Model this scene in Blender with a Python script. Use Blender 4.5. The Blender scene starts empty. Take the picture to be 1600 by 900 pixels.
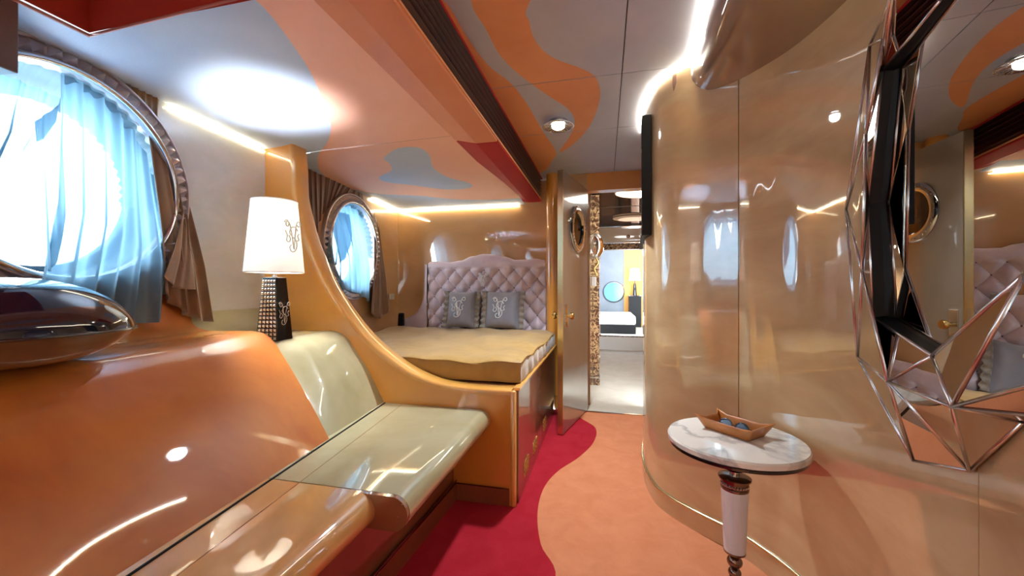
import bpy, bmesh, math, random
from mathutils import Vector, Matrix
from mathutils.geometry import delaunay_2d_cdt
random.seed(7)
S = bpy.context.scene
COL = S.collection
PI = math.pi

# ------------------------------------------------------------------ camera, world, exposure
FPX, HC = 620.0, 1.15
YAW = math.atan(145 / 620)
CA, SA = math.cos(YAW), math.sin(YAW)
cam = bpy.data.objects.new('camera', bpy.data.cameras.new('camera'))
COL.objects.link(cam)
cam.location = (0, 0, HC)
cam.rotation_euler = (PI / 2, 0, YAW)
cam.data.sensor_width = 36
cam.data.lens = 36 * FPX / 1600
cam.data.clip_start = 0.02
S.camera = cam
wd = bpy.data.worlds.new('sky')
S.world = wd
wd.use_nodes = True
wd.node_tree.nodes['Background'].inputs[0].default_value = (0.80, 0.92, 1.0, 1)
wd.node_tree.nodes['Background'].inputs[1].default_value = 2.5
S.view_settings.view_transform = 'Standard'
S.view_settings.look = 'None'
S.view_settings.gamma = 1
S.view_settings.use_curve_mapping = False
S.view_settings.exposure = 3.25
LAMP = 2.5      # overall power of the cabin's lamps


def ray(x, y):
    q = (x - 800) / FPX
    return Vector((q * CA - SA, CA + q * SA, (450 - y) / FPX))


def onz(x, y, z):
    r = ray(x, y)
    return Vector((0, 0, HC)) + r * ((z - HC) / r.z)


def onY(x, y, Y):
    r = ray(x, y)
    return Vector((0, 0, HC)) + r * (Y / r.y)


# ------------------------------------------------------------------ materials
def lin(c):
    if isinstance(c, str):
        c = tuple(int(c[i:i + 2], 16) / 255 for i in (0, 2, 4))
    return tuple(x / 12.92 if x <= .04045 else ((x + .055) / 1.055) ** 2.4 for x in c) + (1,)


MATS = {}


def mat(name, c1, c2=None, rough=.5, metal=0, coat=0, scale=4., bump=0, bscale=60., spec=.5, stretch=(1, 1, 1),
        detail=5, sheen=0, coat_ior=1.5, emit=None, estr=0, coat_rough=.03, wave=False):
    m = bpy.data.materials.new(name)
    m.use_nodes = True
    nt = m.node_tree
    b = nt.nodes['Principled BSDF']
    b.inputs['Base Color'].default_value = lin(c1)
    b.inputs['Roughness'].default_value = rough
    b.inputs['Metallic'].default_value = metal
    b.inputs['Specular IOR Level'].default_value = spec
    b.inputs['Coat Weight'].default_value = coat
    b.inputs['Coat IOR'].default_value = coat_ior
    b.inputs['Coat Roughness'].default_value = coat_rough
    b.inputs['Sheen Weight'].default_value = sheen
    if emit:
        b.inputs['Emission Color'].default_value = lin(emit)
        b.inputs['Emission Strength'].default_value = estr
    tc = nt.nodes.new('ShaderNodeTexCoord')
    mp = nt.nodes.new('ShaderNodeMapping')
    mp.inputs['Scale'].default_value = stretch
    nt.links.new(tc.outputs['Object'], mp.inputs[0])
    if c2:
        n = nt.nodes.new('ShaderNodeTexNoise')
        n.inputs['Scale'].default_value = scale
        n.inputs['Detail'].default_value = detail
        n.inputs['Roughness'].default_value = .6
        n.inputs['Distortion'].default_value = .5 if not wave else 2.5
        nt.links.new(mp.outputs[0], n.inputs['Vector'])
        r = nt.nodes.new('ShaderNodeValToRGB')
        r.color_ramp.elements[0].position = .32
        r.color_ramp.elements[1].position = .68
        r.color_ramp.elements[0].color = lin(c1)
        r.color_ramp.elements[1].color = lin(c2)
        nt.links.new(n.outputs[0], r.inputs[0])
        nt.links.new(r.outputs[0], b.inputs['Base Color'])
    if bump:
        n2 = nt.nodes.new('ShaderNodeTexNoise')
        n2.inputs['Scale'].default_value = bscale
        n2.inputs['Detail'].default_value = 3
        nt.links.new(mp.outputs[0], n2.inputs['Vector'])
        bp = nt.nodes.new('ShaderNodeBump')
        bp.inputs['Strength'].default_value = bump
        bp.inputs['Distance'].default_value = .01
        nt.links.new(n2.outputs[0], bp.inputs['Height'])
        nt.links.new(bp.outputs[0], b.inputs['Normal'])
    MATS[name] = m
    return m


def marble(name, base, vein, scale, thin, rough=.1, coat=.5):
    m = mat(name, base, None, rough, coat=coat)
    nt = m.node_tree
    b = nt.nodes['Principled BSDF']
    tc = [n for n in nt.nodes if n.type == 'TEX_COORD'][0]
    n1 = nt.nodes.new('ShaderNodeTexNoise')
    n1.inputs['Scale'].default_value = scale
    n1.inputs['Detail'].default_value = 6
    n1.inputs['Distortion'].default_value = 1.2
    nt.links.new(tc.outputs['Object'], n1.inputs['Vector'])
    r = nt.nodes.new('ShaderNodeValToRGB')
    e = r.color_ramp.elements
    e[0].position = .5 - thin
    e[0].color = lin(base)
    e[1].position = .5 + thin
    e[1].color = lin(base)
    v = e.new(.5)
    v.color = lin(vein)
    nt.links.new(n1.outputs[0], r.inputs[0])
    nt.links.new(r.outputs[0], b.inputs['Base Color'])
    return m


LC = dict(coat=1, coat_ior=2.1, rough=.4, detail=4)
WALLR = mat('tan_parchment', 'b69064', 'caac82', scale=2.2, stretch=(1, 1, 2.6), **dict(LC, coat_ior=2.4))
ORANGE = mat('orange_parchment', 'ae5c1e', 'c87c30', scale=2.6, **dict(LC, coat_ior=1.6))
SEATOR = mat('amber_parchment', 'c48a48', 'd4a05c', scale=2.6, **LC)
CREAM = mat('cream_parchment', '98906a', 'aca482', scale=3, **dict(LC, coat_ior=1.65))
ARCH = mat('honey_lacquer', 'cc862e', 'd6923a', scale=2, **dict(LC, coat_ior=1.75))
GREYW = mat('grey_parchment', 'b2b2ac', 'c6c6c2', scale=2, stretch=(1, 1, 2), **LC)
NOOK = mat('brown_parchment', 'b0824e', 'c29462', scale=1.6, stretch=(1, 1, 2), **LC)
MAHOG = mat('mahogany_lacquer', '7a4424', '8a5230', scale=3, **LC)
RIMW = mat('rim_lacquer', 'd89840', 'e2a650', scale=3, **LC)
SAL = mat('salmon_paint', 'eeb6a0', 'f2c0ac', rough=.6, scale=3, bump=.06, bscale=140)
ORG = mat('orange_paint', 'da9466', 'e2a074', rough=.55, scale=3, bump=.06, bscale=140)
GRY = mat('lavender_grey_paint', 'b2b8d0', 'bcc2d8', rough=.6, scale=3, bump=.06, bscale=140)
BLU = mat('blue_grey_paint', 'b2c4de', 'bccce4', rough=.6, scale=3, bump=.06, bscale=140)
BEAMO = mat('beam_orange_leather', 'cc8058', 'd48a64', rough=.5, scale=3, bump=.08, bscale=120)
BEAMR = mat('beam_red_leather', 'a21c24', 'aa242a', rough=.6, spec=.2, scale=3, bump=.08, bscale=120)
COFR = mat('coffer_red_lacquer', 'a83c30', 'b04438', rough=.35, scale=2)
PINK = mat('pink_edge', 'b8807c', rough=.4)
CRED = mat('red_carpet', 'a6202c', 'b02834', rough=1, scale=8, bump=.6, bscale=400, spec=.05)
CSAL = mat('salmon_carpet', 'cf8058', 'd98c64', rough=1, scale=8, bump=.6, bscale=400, spec=.05)
CWHT = mat('cream_carpet', 'b8b2a2', 'c6c0b2', rough=.9, scale=5, bump=.6, bscale=60)
CHROME = mat('chrome', 'd8dade', rough=.08, metal=1)
SILVER = mat('brushed_silver', 'd0ced0', rough=.25, metal=1)
STUD = mat('stud_silver', 'c4bcc0', rough=.3, metal=.75)
BRASS = mat('brass', 'd0b070', rough=.18, metal=1)
BRASSL = mat('pale_brass', 'e0d4a8', rough=.25, metal=1)
BRONZE = mat('bronze', '8a7468', rough=.12, metal=1)
MIRROR = mat('mirror_glass', 'd2ccc6', rough=.0, metal=1)
BLACKG = mat('black_gloss', '0c0c10', rough=.12, coat=1)
BLACKM = mat('black_plastic', '08080a', rough=.5, spec=.25)
DARKG = mat('dark_louvre', '3c1c1e', rough=.4)
BLUEV = mat('midnight_blue_glaze', '0c1226', '14203e', rough=.08, coat=1, coat_ior=1.6, scale=2)
GOLDS = mat('gold_satin', '98702a', 'ac843a', rough=.40, scale=5, bump=.6, bscale=9, sheen=.4, stretch=(1, 1, 1))
VELV = mat('mauve_velvet', 'c2aeb8', 'd4c2ca', rough=.34, scale=5, sheen=.6, bump=.1, bscale=30)
GREYP = mat('grey_silk', '77747c', '83808a', rough=.5, scale=9, sheen=.4, bump=.15, bscale=50)
TAUPE = mat('taupe_fringe', '7a7068', '94887a', rough=.6, scale=40, sheen=.4)
SILTH = mat('silver_thread', 'd8d6d8', rough=.4)
WHITE = mat('white_paint', 'd0ccc4', rough=.4)
WLEATH = mat('white_leather', 'd8d2cc', rough=.35)
BRSAT = mat('brown_satin', '6e4c30', '86623e', rough=.35, scale=4, sheen=.5, spec=.7)
GOLDC = mat('gold_brown_satin', '5c3c18', '8a6430', rough=.32, scale=5, sheen=.4, spec=.8)
DARKC = mat('dark_brown_satin', '4c2c1c', '60382a', rough=.4, scale=5, sheen=.4)
LEATH = mat('tan_leather', 'b06a2c', 'bc7634', rough=.35, scale=14, coat=.4)
LEATI = mat('tan_leather_inside', '9a5c34', 'a4663c', rough=.5, scale=14)
DOORM = mat('taupe_lacquer', '7c7468', '8a8278', scale=2, coat=1, coat_ior=2.0, rough=.3)
MARB = marble('white_marble', 'e4ded4', 'b4b0aa', 3.2, .05)
BURL = marble('brown_marble', '4a3022', 'b09068', 14, .06, rough=.1, coat=1)
BLUW = mat('blue_grey_wall', '6e7680', '7a828c', rough=.6, scale=2)
AMBER = mat('amber_wall', 'd89a4a', rough=.5)
RUBB = mat('bronze_glass', '54463c', rough=.04, metal=.8)
REVL = mat('reveal_blue_grey', '9cb4c0', 'a8c0cc', rough=.45, scale=3)
LEDM = mat('led_light', 'fff2c8', emit='fff0c8', estr=4)
LEDC = mat('led_cool', 'fffbe8', emit='fff8dc', estr=4.6)
BULB = mat('bulb_glow', 'ffffff', emit='fff6e8', estr=4)
FARL = mat('far_shade_glow', 'fff4dc', emit='fff0d0', estr=.35)
DISC = mat('ceiling_disc_glow', 'fff4dc', emit='fff2dc', estr=.3)


def shade_mat():
    m = mat('lamp_shade_fabric', 'f4efe4', rough=.8)
    nt = m.node_tree
    out = nt.nodes['Material Output']
    b = nt.nodes['Principled BSDF']
    tr = nt.nodes.new('ShaderNodeBsdfTranslucent')
    tr.inputs[0].default_value = (.42, .405, .36, 1)
    mx = nt.nodes.new('ShaderNodeMixShader')
    mx.inputs[0].default_value = .2
    nt.links.new(b.outputs[0], mx.inputs[1])
    nt.links.new(tr.outputs[0], mx.inputs[2])
    nt.links.new(mx.outputs[0], out.inputs[0])
    return m


def sheer_mat(name, col, alpha):
    m = bpy.data.materials.new(name)
    m.use_nodes = True
    nt = m.node_tree
    out = nt.nodes['Material Output']
    nt.nodes.remove(nt.nodes['Principled BSDF'])
    tp = nt.nodes.new('ShaderNodeBsdfTransparent')
    tp.inputs[0].default_value = (.40, .55, .63, 1)
    tl = nt.nodes.new('ShaderNodeBsdfTranslucent')
    tl.inputs[0].default_value = lin(col)
    df = nt.nodes.new('ShaderNodeBsdfDiffuse')
    df.inputs[0].default_value = lin('9cb0bc')
    m1 = nt.nodes.new('ShaderNodeMixShader')
    m1.inputs[0].default_value = .45
    m2 = nt.nodes.new('ShaderNodeMixShader')
    m2.inputs[0].default_value = alpha
    nt.links.new(tl.outputs[0], m1.inputs[1])
    nt.links.new(df.outputs[0], m1.inputs[2])
    nt.links.new(tp.outputs[0], m2.inputs[1])
    nt.links.new(m1.outputs[0], m2.inputs[2])
    nt.links.new(m2.outputs[0], out.inputs[0])
    return m


def glass_mat():
    m = bpy.data.materials.new('window_glass')
    m.use_nodes = True
    nt = m.node_tree
    out = nt.nodes['Material Output']
    nt.nodes.remove(nt.nodes['Principled BSDF'])
    tp = nt.nodes.new('ShaderNodeBsdfTransparent')
    tp.inputs[0].default_value = (.97, .99, 1, 1)
    gl = nt.nodes.new('ShaderNodeBsdfGlossy')
    gl.inputs['Roughness'].default_value = .02
    mx = nt.nodes.new('ShaderNodeMixShader')
    mx.inputs[0].default_value = .06
    nt.links.new(tp.outputs[0], mx.inputs[1])
    nt.links.new(gl.outputs[0], mx.inputs[2])
    nt.links.new(mx.outputs[0], out.inputs[0])
    return m


SHADE = shade_mat()
SHEER = sheer_mat('blue_sheer', '6488a0', .85)
SHEERW = sheer_mat('white_sheer', '8a9aa2', .82)
GLASS = glass_mat()

# ------------------------------------------------------------------ mesh helpers
ORGN = {}


class B:
    def __init__(s):
        s.v, s.f, s.mi = [], [], []

    def add(s, vs, fs, mi=0):
        o = len(s.v)
        s.v += [Vector(p) for p in vs]
        s.f += [[i + o for i in f] for f in fs]
        s.mi += [mi] * len(fs)
        return s

    def box(s, x0, x1, y0, y1, z0, z1, mi=0):
        return s.add([(x, y, z) for z in (z0, z1) for y in (y0, y1) for x in (x0, x1)],
                     [(0, 2, 3, 1), (4, 5, 7, 6), (0, 1, 5, 4), (2, 6, 7, 3), (0, 4, 6, 2), (1, 3, 7, 5)], mi)

    def obox(s, c, ax, ay, az, mi=0):
        c, ax, ay, az = map(Vector, (c, ax, ay, az))
        return s.add([c + ax * x + ay * y + az * z for z in (-1, 1) for y in (-1, 1) for x in (-1, 1)],
                     [(0, 2, 3, 1), (4, 5, 7, 6), (0, 1, 5, 4), (2, 6, 7, 3), (0, 4, 6, 2), (1, 3, 7, 5)], mi)

    def prism(s, poly, fn0, fn1, mi=0):
        n = len(poly)
        vs = [fn0(p) for p in poly] + [fn1(p) for p in poly]
        fs = [list(range(n))[::-1], list(range(n, 2 * n))] + [(i, (i + 1) % n, n + (i + 1) % n, n + i) for i in range(n)]
        return s.add(vs, fs, mi)

    def grid(s, fn, nu, nv, cu=False, mi=0):
        vs = [fn(i / (nu if cu else nu), j / nv) for j in range(nv + 1) for i in range(nu if cu else nu + 1)]
        w = nu if cu else nu + 1
        fs = []
        for j in range(nv):
            for i in range(nu):
                i2 = (i + 1) % w if cu else i + 1
                fs.append((j * w + i, j * w + i2, (j + 1) * w + i2, (j + 1) * w + i))
        return s.add(vs, fs, mi)

    def lathe(s, prof, c, n=32, ax=None, mi=0, caps=True):
        c = Vector(c)
        if ax is None:
            u, v, w = Vector((1, 0, 0)), Vector((0, 1, 0)), Vector((0, 0, 1))
        else:
            w = Vector(ax).normalized()
            u = w.orthogonal().normalized()
            v = w.cross(u)
        vs, fs = [], []
        for r, z in prof:
            for k in range(n):
                a = 2 * PI * k / n
                vs.append(c + u * (r * math.cos(a)) + v * (r * math.sin(a)) + w * z)
        for j in range(len(prof) - 1):
            for k in range(n):
                k2 = (k + 1) % n
                fs.append((j * n + k, j * n + k2, (j + 1) * n + k2, (j + 1) * n + k))
        if caps:
            fs.append(list(range(n))[::-1])
            fs.append([(len(prof) - 1) * n + k for k in range(n)])
        return s.add(vs, fs, mi)

    def tube(s, path, r, n=8, closed=False, mi=0, rfn=None):
        path = [Vector(p) for p in path]
        m = len(path)
        vs, fs = [], []
        pu = None
        for i, p in enumerate(path):
            a = path[(i - 1) % m] if (i > 0 or closed) else p
            b = path[(i + 1) % m] if (i < m - 1 or closed) else p
            t = (b - a)
            if t.length < 1e-9:
                t = Vector((0, 0, 1))
            t.normalize()
            u = pu - t * pu.dot(t) if pu else t.orthogonal()
            if u.length < 1e-6:
                u = t.orthogonal()
            u.normalize()
            pu = u
            v = t.cross(u)
            rr = rfn(i / (m - 1)) * r if rfn else r
            for k in range(n):
                an = 2 * PI * k / n
                vs.append(p + (u * math.cos(an) + v * math.sin(an)) * rr)
        for i in range(m if closed else m - 1):
            i2 = (i + 1) % m
            for k in range(n):
                k2 = (k + 1) % n
                fs.append((i * n + k, i * n + k2, i2 * n + k2, i2 * n + k))
        if not closed:
            fs.append(list(range(n))[::-1])
            fs.append([(m - 1) * n + k for k in range(n)])
        return s.add(vs, fs, mi)

    def ball(s, c, r, n=12, sc=(1, 1, 1), mi=0):
        c = Vector(c)
        prof = [(max(1e-4, math.sin(PI * j / n)), -math.cos(PI * j / n)) for j in range(n + 1)]
        vs, fs = [], []
        for q, z in prof:
            for k in range(n * 2):
                a = PI * k / n
                vs.append(c + Vector((q * math.cos(a) * r * sc[0], q * math.sin(a) * r * sc[1], z * r * sc[2])))
        for j in range(n):
            for k in range(2 * n):
                k2 = (k + 1) % (2 * n)
                fs.append((j * 2 * n + k, j * 2 * n + k2, (j + 1) * 2 * n + k2, (j + 1) * 2 * n + k))
        return s.add(vs, fs, mi)

    def build(s, name, mats, parent=None, smooth=False, org=None, bevel=0, solid=0, angle=None):
        if not isinstance(mats, (list, tuple)):
            mats = [mats]
        o0 = Vector((0, 0, 0))
        if parent is not None:
            o0 = ORGN[parent.name]
        elif org is not None:
            o0 = Vector(org)
        me = bpy.data.meshes.new(name)
        me.from_pydata([tuple(p - o0) for p in s.v], [], s.f)
        for m in mats:
            me.materials.append(m)
        me.polygons.foreach_set('material_index', s.mi)
        bm = bmesh.new()
        bm.from_mesh(me)
        if solid == 0:
            bmesh.ops.recalc_face_normals(bm, faces=bm.faces)
        bm.to_mesh(me)
        bm.free()
        if smooth:
            me.polygons.foreach_set('use_smooth', [True] * len(me.polygons))
            if angle:
                me.set_sharp_from_angle(angle=math.radians(angle))
        me.update()
        o = bpy.data.objects.new(name, me)
        COL.objects.link(o)
        if parent is not None:
            o.parent = parent
            ORGN[o.name] = o0
        else:
            o.location = o0
            ORGN[o.name] = o0
        if solid:
            md = o.modifiers.new('thickness', 'SOLIDIFY')
            md.thickness = solid
            md.offset = 0
        if bevel:
            md = o.modifiers.new('bevel', 'BEVEL')
            md.width = bevel
            md.segments = 3
            md.limit_method = 'ANGLE'
            md.angle_limit = math.radians(40)
        return o


def thing(name, loc, label, cat, group=None):
    o = bpy.data.objects.new(name, None)
    COL.objects.link(o)
    o.location = loc
    o.empty_display_size = .1
    ORGN[o.name] = Vector(loc)
    return tag(o, label, cat, group)


def tag(o, label, cat, group=None):
    o['label'] = label
    o['category'] = cat
    if group:
        o['group'] = group
    return o


def struct(o):
    o['kind'] = 'structure'
    return o


def sroot(name, loc=(0, 0, 0)):
    o = bpy.data.objects.new(name, None)
    COL.objects.link(o)
    o.location = loc
    ORGN[o.name] = Vector(loc)
    return struct(o)


def inpoly(p, poly):
    x, y = p[0], p[1]
    c = False
    j = len(poly) - 1
    for i in range(len(poly)):
        xi, yi = poly[i][0], poly[i][1]
        xj, yj = poly[j][0], poly[j][1]
        if (yi > y) != (yj > y) and x < (xj - xi) * (y - yi) / (yj - yi) + xi:
            c = not c
        j = i
    return c


def smooth_poly(pts, n=6, closed=True):
    pts = [Vector(p) for p in pts]
    m = len(pts)
    out = []
    for i in range(m if closed else m - 1):
        if closed:
            p0, p1, p2, p3 = pts[i - 1], pts[i], pts[(i + 1) % m], pts[(i + 2) % m]
        else:
            p0, p1, p2, p3 = pts[max(i - 1, 0)], pts[i], pts[i + 1], pts[min(i + 2, m - 1)]
        for k in range(n):
            t = k / n
            out.append(.5 * ((2 * p1) + (p2 - p0) * t + (2 * p0 - 5 * p1 + 4 * p2 - p3) * t * t + (3 * p1 - p0 - 3 * p2 + p3) * t ** 3))
    if not closed:
        out.append(pts[-1])
    return out


def region_mesh(outer, holes, regions, fn, step=None):
    """2-D outline with holes and colour regions -> B with material indices; fn maps (a, b) to a point"""
    vs, es = [], []

    def ring(poly):
        o = len(vs)
        for p in poly:
            vs.append(Vector((p[0], p[1])))
        for i in range(len(poly)):
            es.append((o + i, o + (i + 1) % len(poly)))
    ring(outer)
    for h in holes:
        ring(h)
    for poly, _ in regions:
        ring(poly)
    if step:
        x0, x1 = min(p[0] for p in outer), max(p[0] for p in outer)
        y0, y1 = min(p[1] for p in outer), max(p[1] for p in outer)
        nx, ny = int((x1 - x0) / step), int((y1 - y0) / step)
        for i in range(1, nx):
            for j in range(1, ny):
                p = (x0 + i * step, y0 + j * step)
                if inpoly(p, outer):
                    vs.append(Vector(p))
    r = delaunay_2d_cdt(vs, es, [], 0, 1e-5)
    b = B()
    b.v = [Vector(fn(p[0], p[1])) for p in r[0]]
    for f in r[2]:
        c = sum((r[0][i] for i in f), Vector((0, 0))) / len(f)
        if not inpoly(c, outer) or any(inpoly(c, h) for h in holes):
            continue
        mi = 0
        for poly, k in regions:
            if inpoly(c, poly):
                mi = k
        b.f.append(list(f))
        b.mi.append(mi)
    return b


def circ(cx, cy, r, n=64):
    return [(cx + r * math.cos(2 * PI * k / n), cy + r * math.sin(2 * PI * k / n)) for k in range(n)]


def xw(Y):                       # the hull side
    return -1.975 - .1 * (Y - 1.4)


WN = Vector((.995, .0995, 0))


def P(Y, z, off=0.):
    return Vector((xw(Y), Y, z)) + WN * off


def onwall(x, y, off=0.):
    r = ray(x, y)
    t = (-1.975 + .14 + off / .995) / (r.x + .1 * r.y)
    p = Vector((0, 0, HC)) + r * t
    p -= WN * off
    return p.y, p.z


def monogram(name, parent, c, rt, up, h, m, nrm, thick=.022):
    """entwined V and S with curled ends"""
    c, rt, up, nrm = map(Vector, (c, rt, up, nrm))
    V1 = [(-.42, .42), (-.30, .5), (-.18, .42), (-.22, .30), (-.34, .33), (-.30, .44), (-.15, .40), (-.06, .1), (.0, -.3), (.03, -.42)]
    V2 = [(.03, -.42), (.10, -.1), (.20, .28), (.30, .46), (.42, .48), (.46, .38), (.36, .32), (.28, .38)]
    S1 = [(.30, .18), (.16, .30), (-.06, .26), (-.16, .1), (-.02, -.02), (.16, -.12), (.20, -.30), (.06, -.48), (-.14, -.48), (-.20, -.36), (-.10, -.28)]
    S2 = [(-.40, .16), (-.30, .0), (-.36, -.14), (-.24, -.2), (-.14, -.1), (-.22, .02)]
    S3 = [(.38, .1), (.28, .02), (.34, -.1), (.24, -.14)]
    b = B()
    for st in (V1, V2, S1, S2, S3):
        pts = smooth_poly([(p[0], p[1], 0) for p in st], 4, False)
        b.tube([c + rt * (p.x * h * .8) + up * (p.y * h) + nrm * .003 for p in pts], thick * h, 5)
    return b.build(name, m, parent, smooth=True)


# ------------------------------------------------------------------ floor
carp = [(905, 651), (930, 668), (928, 690), (905, 714), (872, 736), (850, 762), (840, 800), (845, 850), (868, 905)]
cb = [onz(x, y, 0) for x, y in carp]
cb = [Vector((-.16, 3.74, 0))] + cb + [Vector((-.28, 1.2, 0)), Vector((-.05, .9, 0)), Vector((.1, .5, 0)), Vector((-.1, 0, 0)), Vector((-.5, -.6, 0)), Vector((-.6, -1.2, 0)), Vector((-.3, -2, 0))]
cs = smooth_poly(cb, 6, False)
salp = [(p.x, p.y) for p in cs] + [(1.0, -2.05), (1.0, 3.76), (-.16, 3.76)]
fl = region_mesh([(-2.6, -2.1), (1.1, -2.1), (1.1, 3.76), (-2.6, 3.76)], [], [(salp, 1)], lambda a, b: (a, b, 0))
struct(fl.build('floor', [CRED, CSAL]))

# ------------------------------------------------------------------ hull side with two portholes and an added, unseen third
WIN = [(1.05, 1.567, .462), (3.04, 1.505, .455), (-.95, 1.6, .46)]  # last entry: unseen porthole added to bring daylight in behind the camera


def hull(name, y0, y1, win, m):
    o = region_mesh([(y0, 0), (y1, 0), (y1, 2.06), (y0, 2.06)], [circ(w_[0], w_[1], w_[2] * .83, 72) for w_ in win], [], lambda a, b: P(a, b))
    return struct(o.build(name, m))


hull('wall_left', -2.1, 2.08, [WIN[0], WIN[2]], GREYW)
hull('wall_bed_side', 2.08, 4.1, [WIN[1]], NOOK)
struct(B().box(-2.5, -.45, 4.0, 4.06, 0, 2.37).build('wall_bed_head', NOOK))
struct(B().box(-2.3, 1.0, -2.1, -2.05, 0, 2.3).build('wall_rear', WALLR))
# door wall: pier between bed and doorway, header
pier = B()
pier.box(-.50, -.165, 3.84, 3.96, 0, 2.26)
struct(pier.build('wall_door', NOOK))
struct(B().box(-.165, .42, 3.84, 3.96, 2.075, 2.26).build('trim_door_header', MATS['honey_lacquer']))
col = thing('corner_column', (-.485, 3.80, 0), 'rounded honey lacquer column between bed head and open door', 'column')
B().lathe([(.062, .13), (.062, 2.24)], (-.485, 3.80, 0), 32).build('shaft', ARCH, col, smooth=True, angle=50)
B().lathe([(.064, 0), (.064, .125)], (-.485, 3.80, 0), 32).build('plinth', ARCH, col, smooth=True, angle=50)
B().lathe([(.066, .124), (.066, .131)], (-.485, 3.80, 0), 32).build('trim_ring', BRASSL, col, smooth=True, angle=50)

# ------------------------------------------------------------------ curved right wall
WR = [(.40, 4.0), (.345, 3.5), (.295, 3.1), (.245, 2.75), (.234, 2.55), (.240, 2.40), (.268, 2.24), (.3225, 2.138), (.390, 2.058), (.464, 1.985),
      (.520, 1.935), (.579, 1.876), (.630, 1.795), (.671, 1.718), (.702, 1.630), (.73, 1.5), (.745, 1.35), (.75, 1.2), (.744, 1.05),
      (.725, .9), (.695, .75), (.66, .6), (.62, .4), (.59, .15), (.58, -.2), (.58, -.8), (.58, -1.5), (.58, -2.1)]
wc = smooth_poly([(a, b, 0) for a, b in WR], 6, False)


def offs(pts, d):
    out = []
    for i, p in enumerate(pts):
        t = (pts[min(i + 1, len(pts) - 1)] - pts[max(i - 1, 0)]).normalized()
        out.append(p + Vector((t.y, -t.x, 0)) * d)      # towards the room
    return out


def strip(pts, z0, z1, th):
    a, b_ = offs(pts, 0), offs(pts, -th)
    n = len(pts)
    bb = B()
    vs = [(p.x, p.y, z0) for p in a] + [(p.x, p.y, z1) for p in a] + [(p.x, p.y, z0) for p in b_] + [(p.x, p.y, z1) for p in b_]
    fs = []
    for i in range(n - 1):
        fs += [(i, i + 1, n + i + 1, n + i), (2 * n + i, 3 * n + i, 3 * n + i + 1, 2 * n + i + 1), (n + i, n + i + 1, 3 * n + i + 1, 3 * n + i), (i, 2 * n + i, 2 * n + i + 1, i + 1)]
    fs += [(0, n, 3 * n, 2 * n), (n - 1, 3 * n - 1, 4 * n - 1, 2 * n - 1)]
    bb.add(vs, fs)
    return bb


sgn = 1 if offs(wc, .1)[60].x < wc[60].x else -1
if sgn < 0:
    _o = offs
    offs = lambda pts, d: _o(pts, -d)
wallr = struct(strip(offs(wc, -.02), 0, 2.28, .03).build('wall_right', MAHOG, smooth=True, angle=40))
cuts = [9, 1.894, 1.0, -9]


def upto(pts, ya, yb, gap=.0012):
    def at_y(y):
        for p, q in zip(pts, pts[1:]):
            if p.y >= y > q.y:
                k = (p.y - y) / (p.y - q.y)
                return p.lerp(q, k)
    out = [p for p in pts if ya - gap > p.y > yb + gap]
    s_, e_ = at_y(ya - gap), at_y(yb + gap)
    return ([s_] if s_ else []) + out + ([e_] if e_ else [])


for ya, yb in zip(cuts, cuts[1:]):
    strip(upto(wc, ya, yb), .10, 2.26, .015).build('panel', WALLR, wallr, smooth=True, angle=40)
struct(strip(offs(wc, .004), 0, .088, .02).build('baseboard_right', WALLR, smooth=True, angle=40))
tr = offs(wc, .004)
struct(B().tube([(p.x, p.y, .094) for p in tr], .0062, 8).build('trim_baseboard_right', BRASSL, smooth=True))

# soffit above the curved wall
pf = smooth_poly([(.33, 2.12, 0), (.400, 2.05, 0), (.405, 1.945, 0), (.396, 1.785, 0), (.382, 1.632, 0), (.37, 1.3, 0), (.365, .8, 0), (.37, .2, 0), (.37, -.8, 0), (.37, -2.1, 0)], 5, False)
prof = [(0, 2.25), (0, 2.17), (.004, 2.14), (.014, 2.11), (.03, 2.085), (.055, 2.063), (.085, 2.052), (.11, 2.05), (.5, 2.05)]
sf = B()
sf.grid(lambda u, v: Vector((pf[round(u * (len(pf) - 1))].x + prof[round(v * (len(prof) - 1))][0], pf[round(u * (len(pf) - 1))].y, prof[round(v * (len(prof) - 1))][1])), len(pf) - 1, len(prof) - 1)
SOFF = mat('brown_soffit_lacquer', '7c5640', '8c6650', scale=1.6, stretch=(1, 1, 3), **LC)
tag(sf.build('wall_soffit', SOFF, smooth=True, angle=50, org=(.4, 1.6, 2.05)), 'glossy brown rounded soffit jutting out above the curved wall', 'soffit')
# its light strip
lp = [p for p in offs(wc, .006) if 2.09 < p.y < 2.95]
lp = [(p.x, p.y, 2.231) for p in lp] + [(p.x - .008, p.y, 2.231) for p in pf if .9 < p.y < 2.06]
tag(B().tube(lp, .006, 6).build('light_strip', LEDC, smooth=True, org=lp[0]), 'bright light strip following the curved wall and soffit at the ceiling', 'light strip')

# ------------------------------------------------------------------ ceilings
ZR = 2.24


def zc(poly, z):
    return [tuple(onz(x, y, z))[:2] for x, y in poly]


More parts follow.
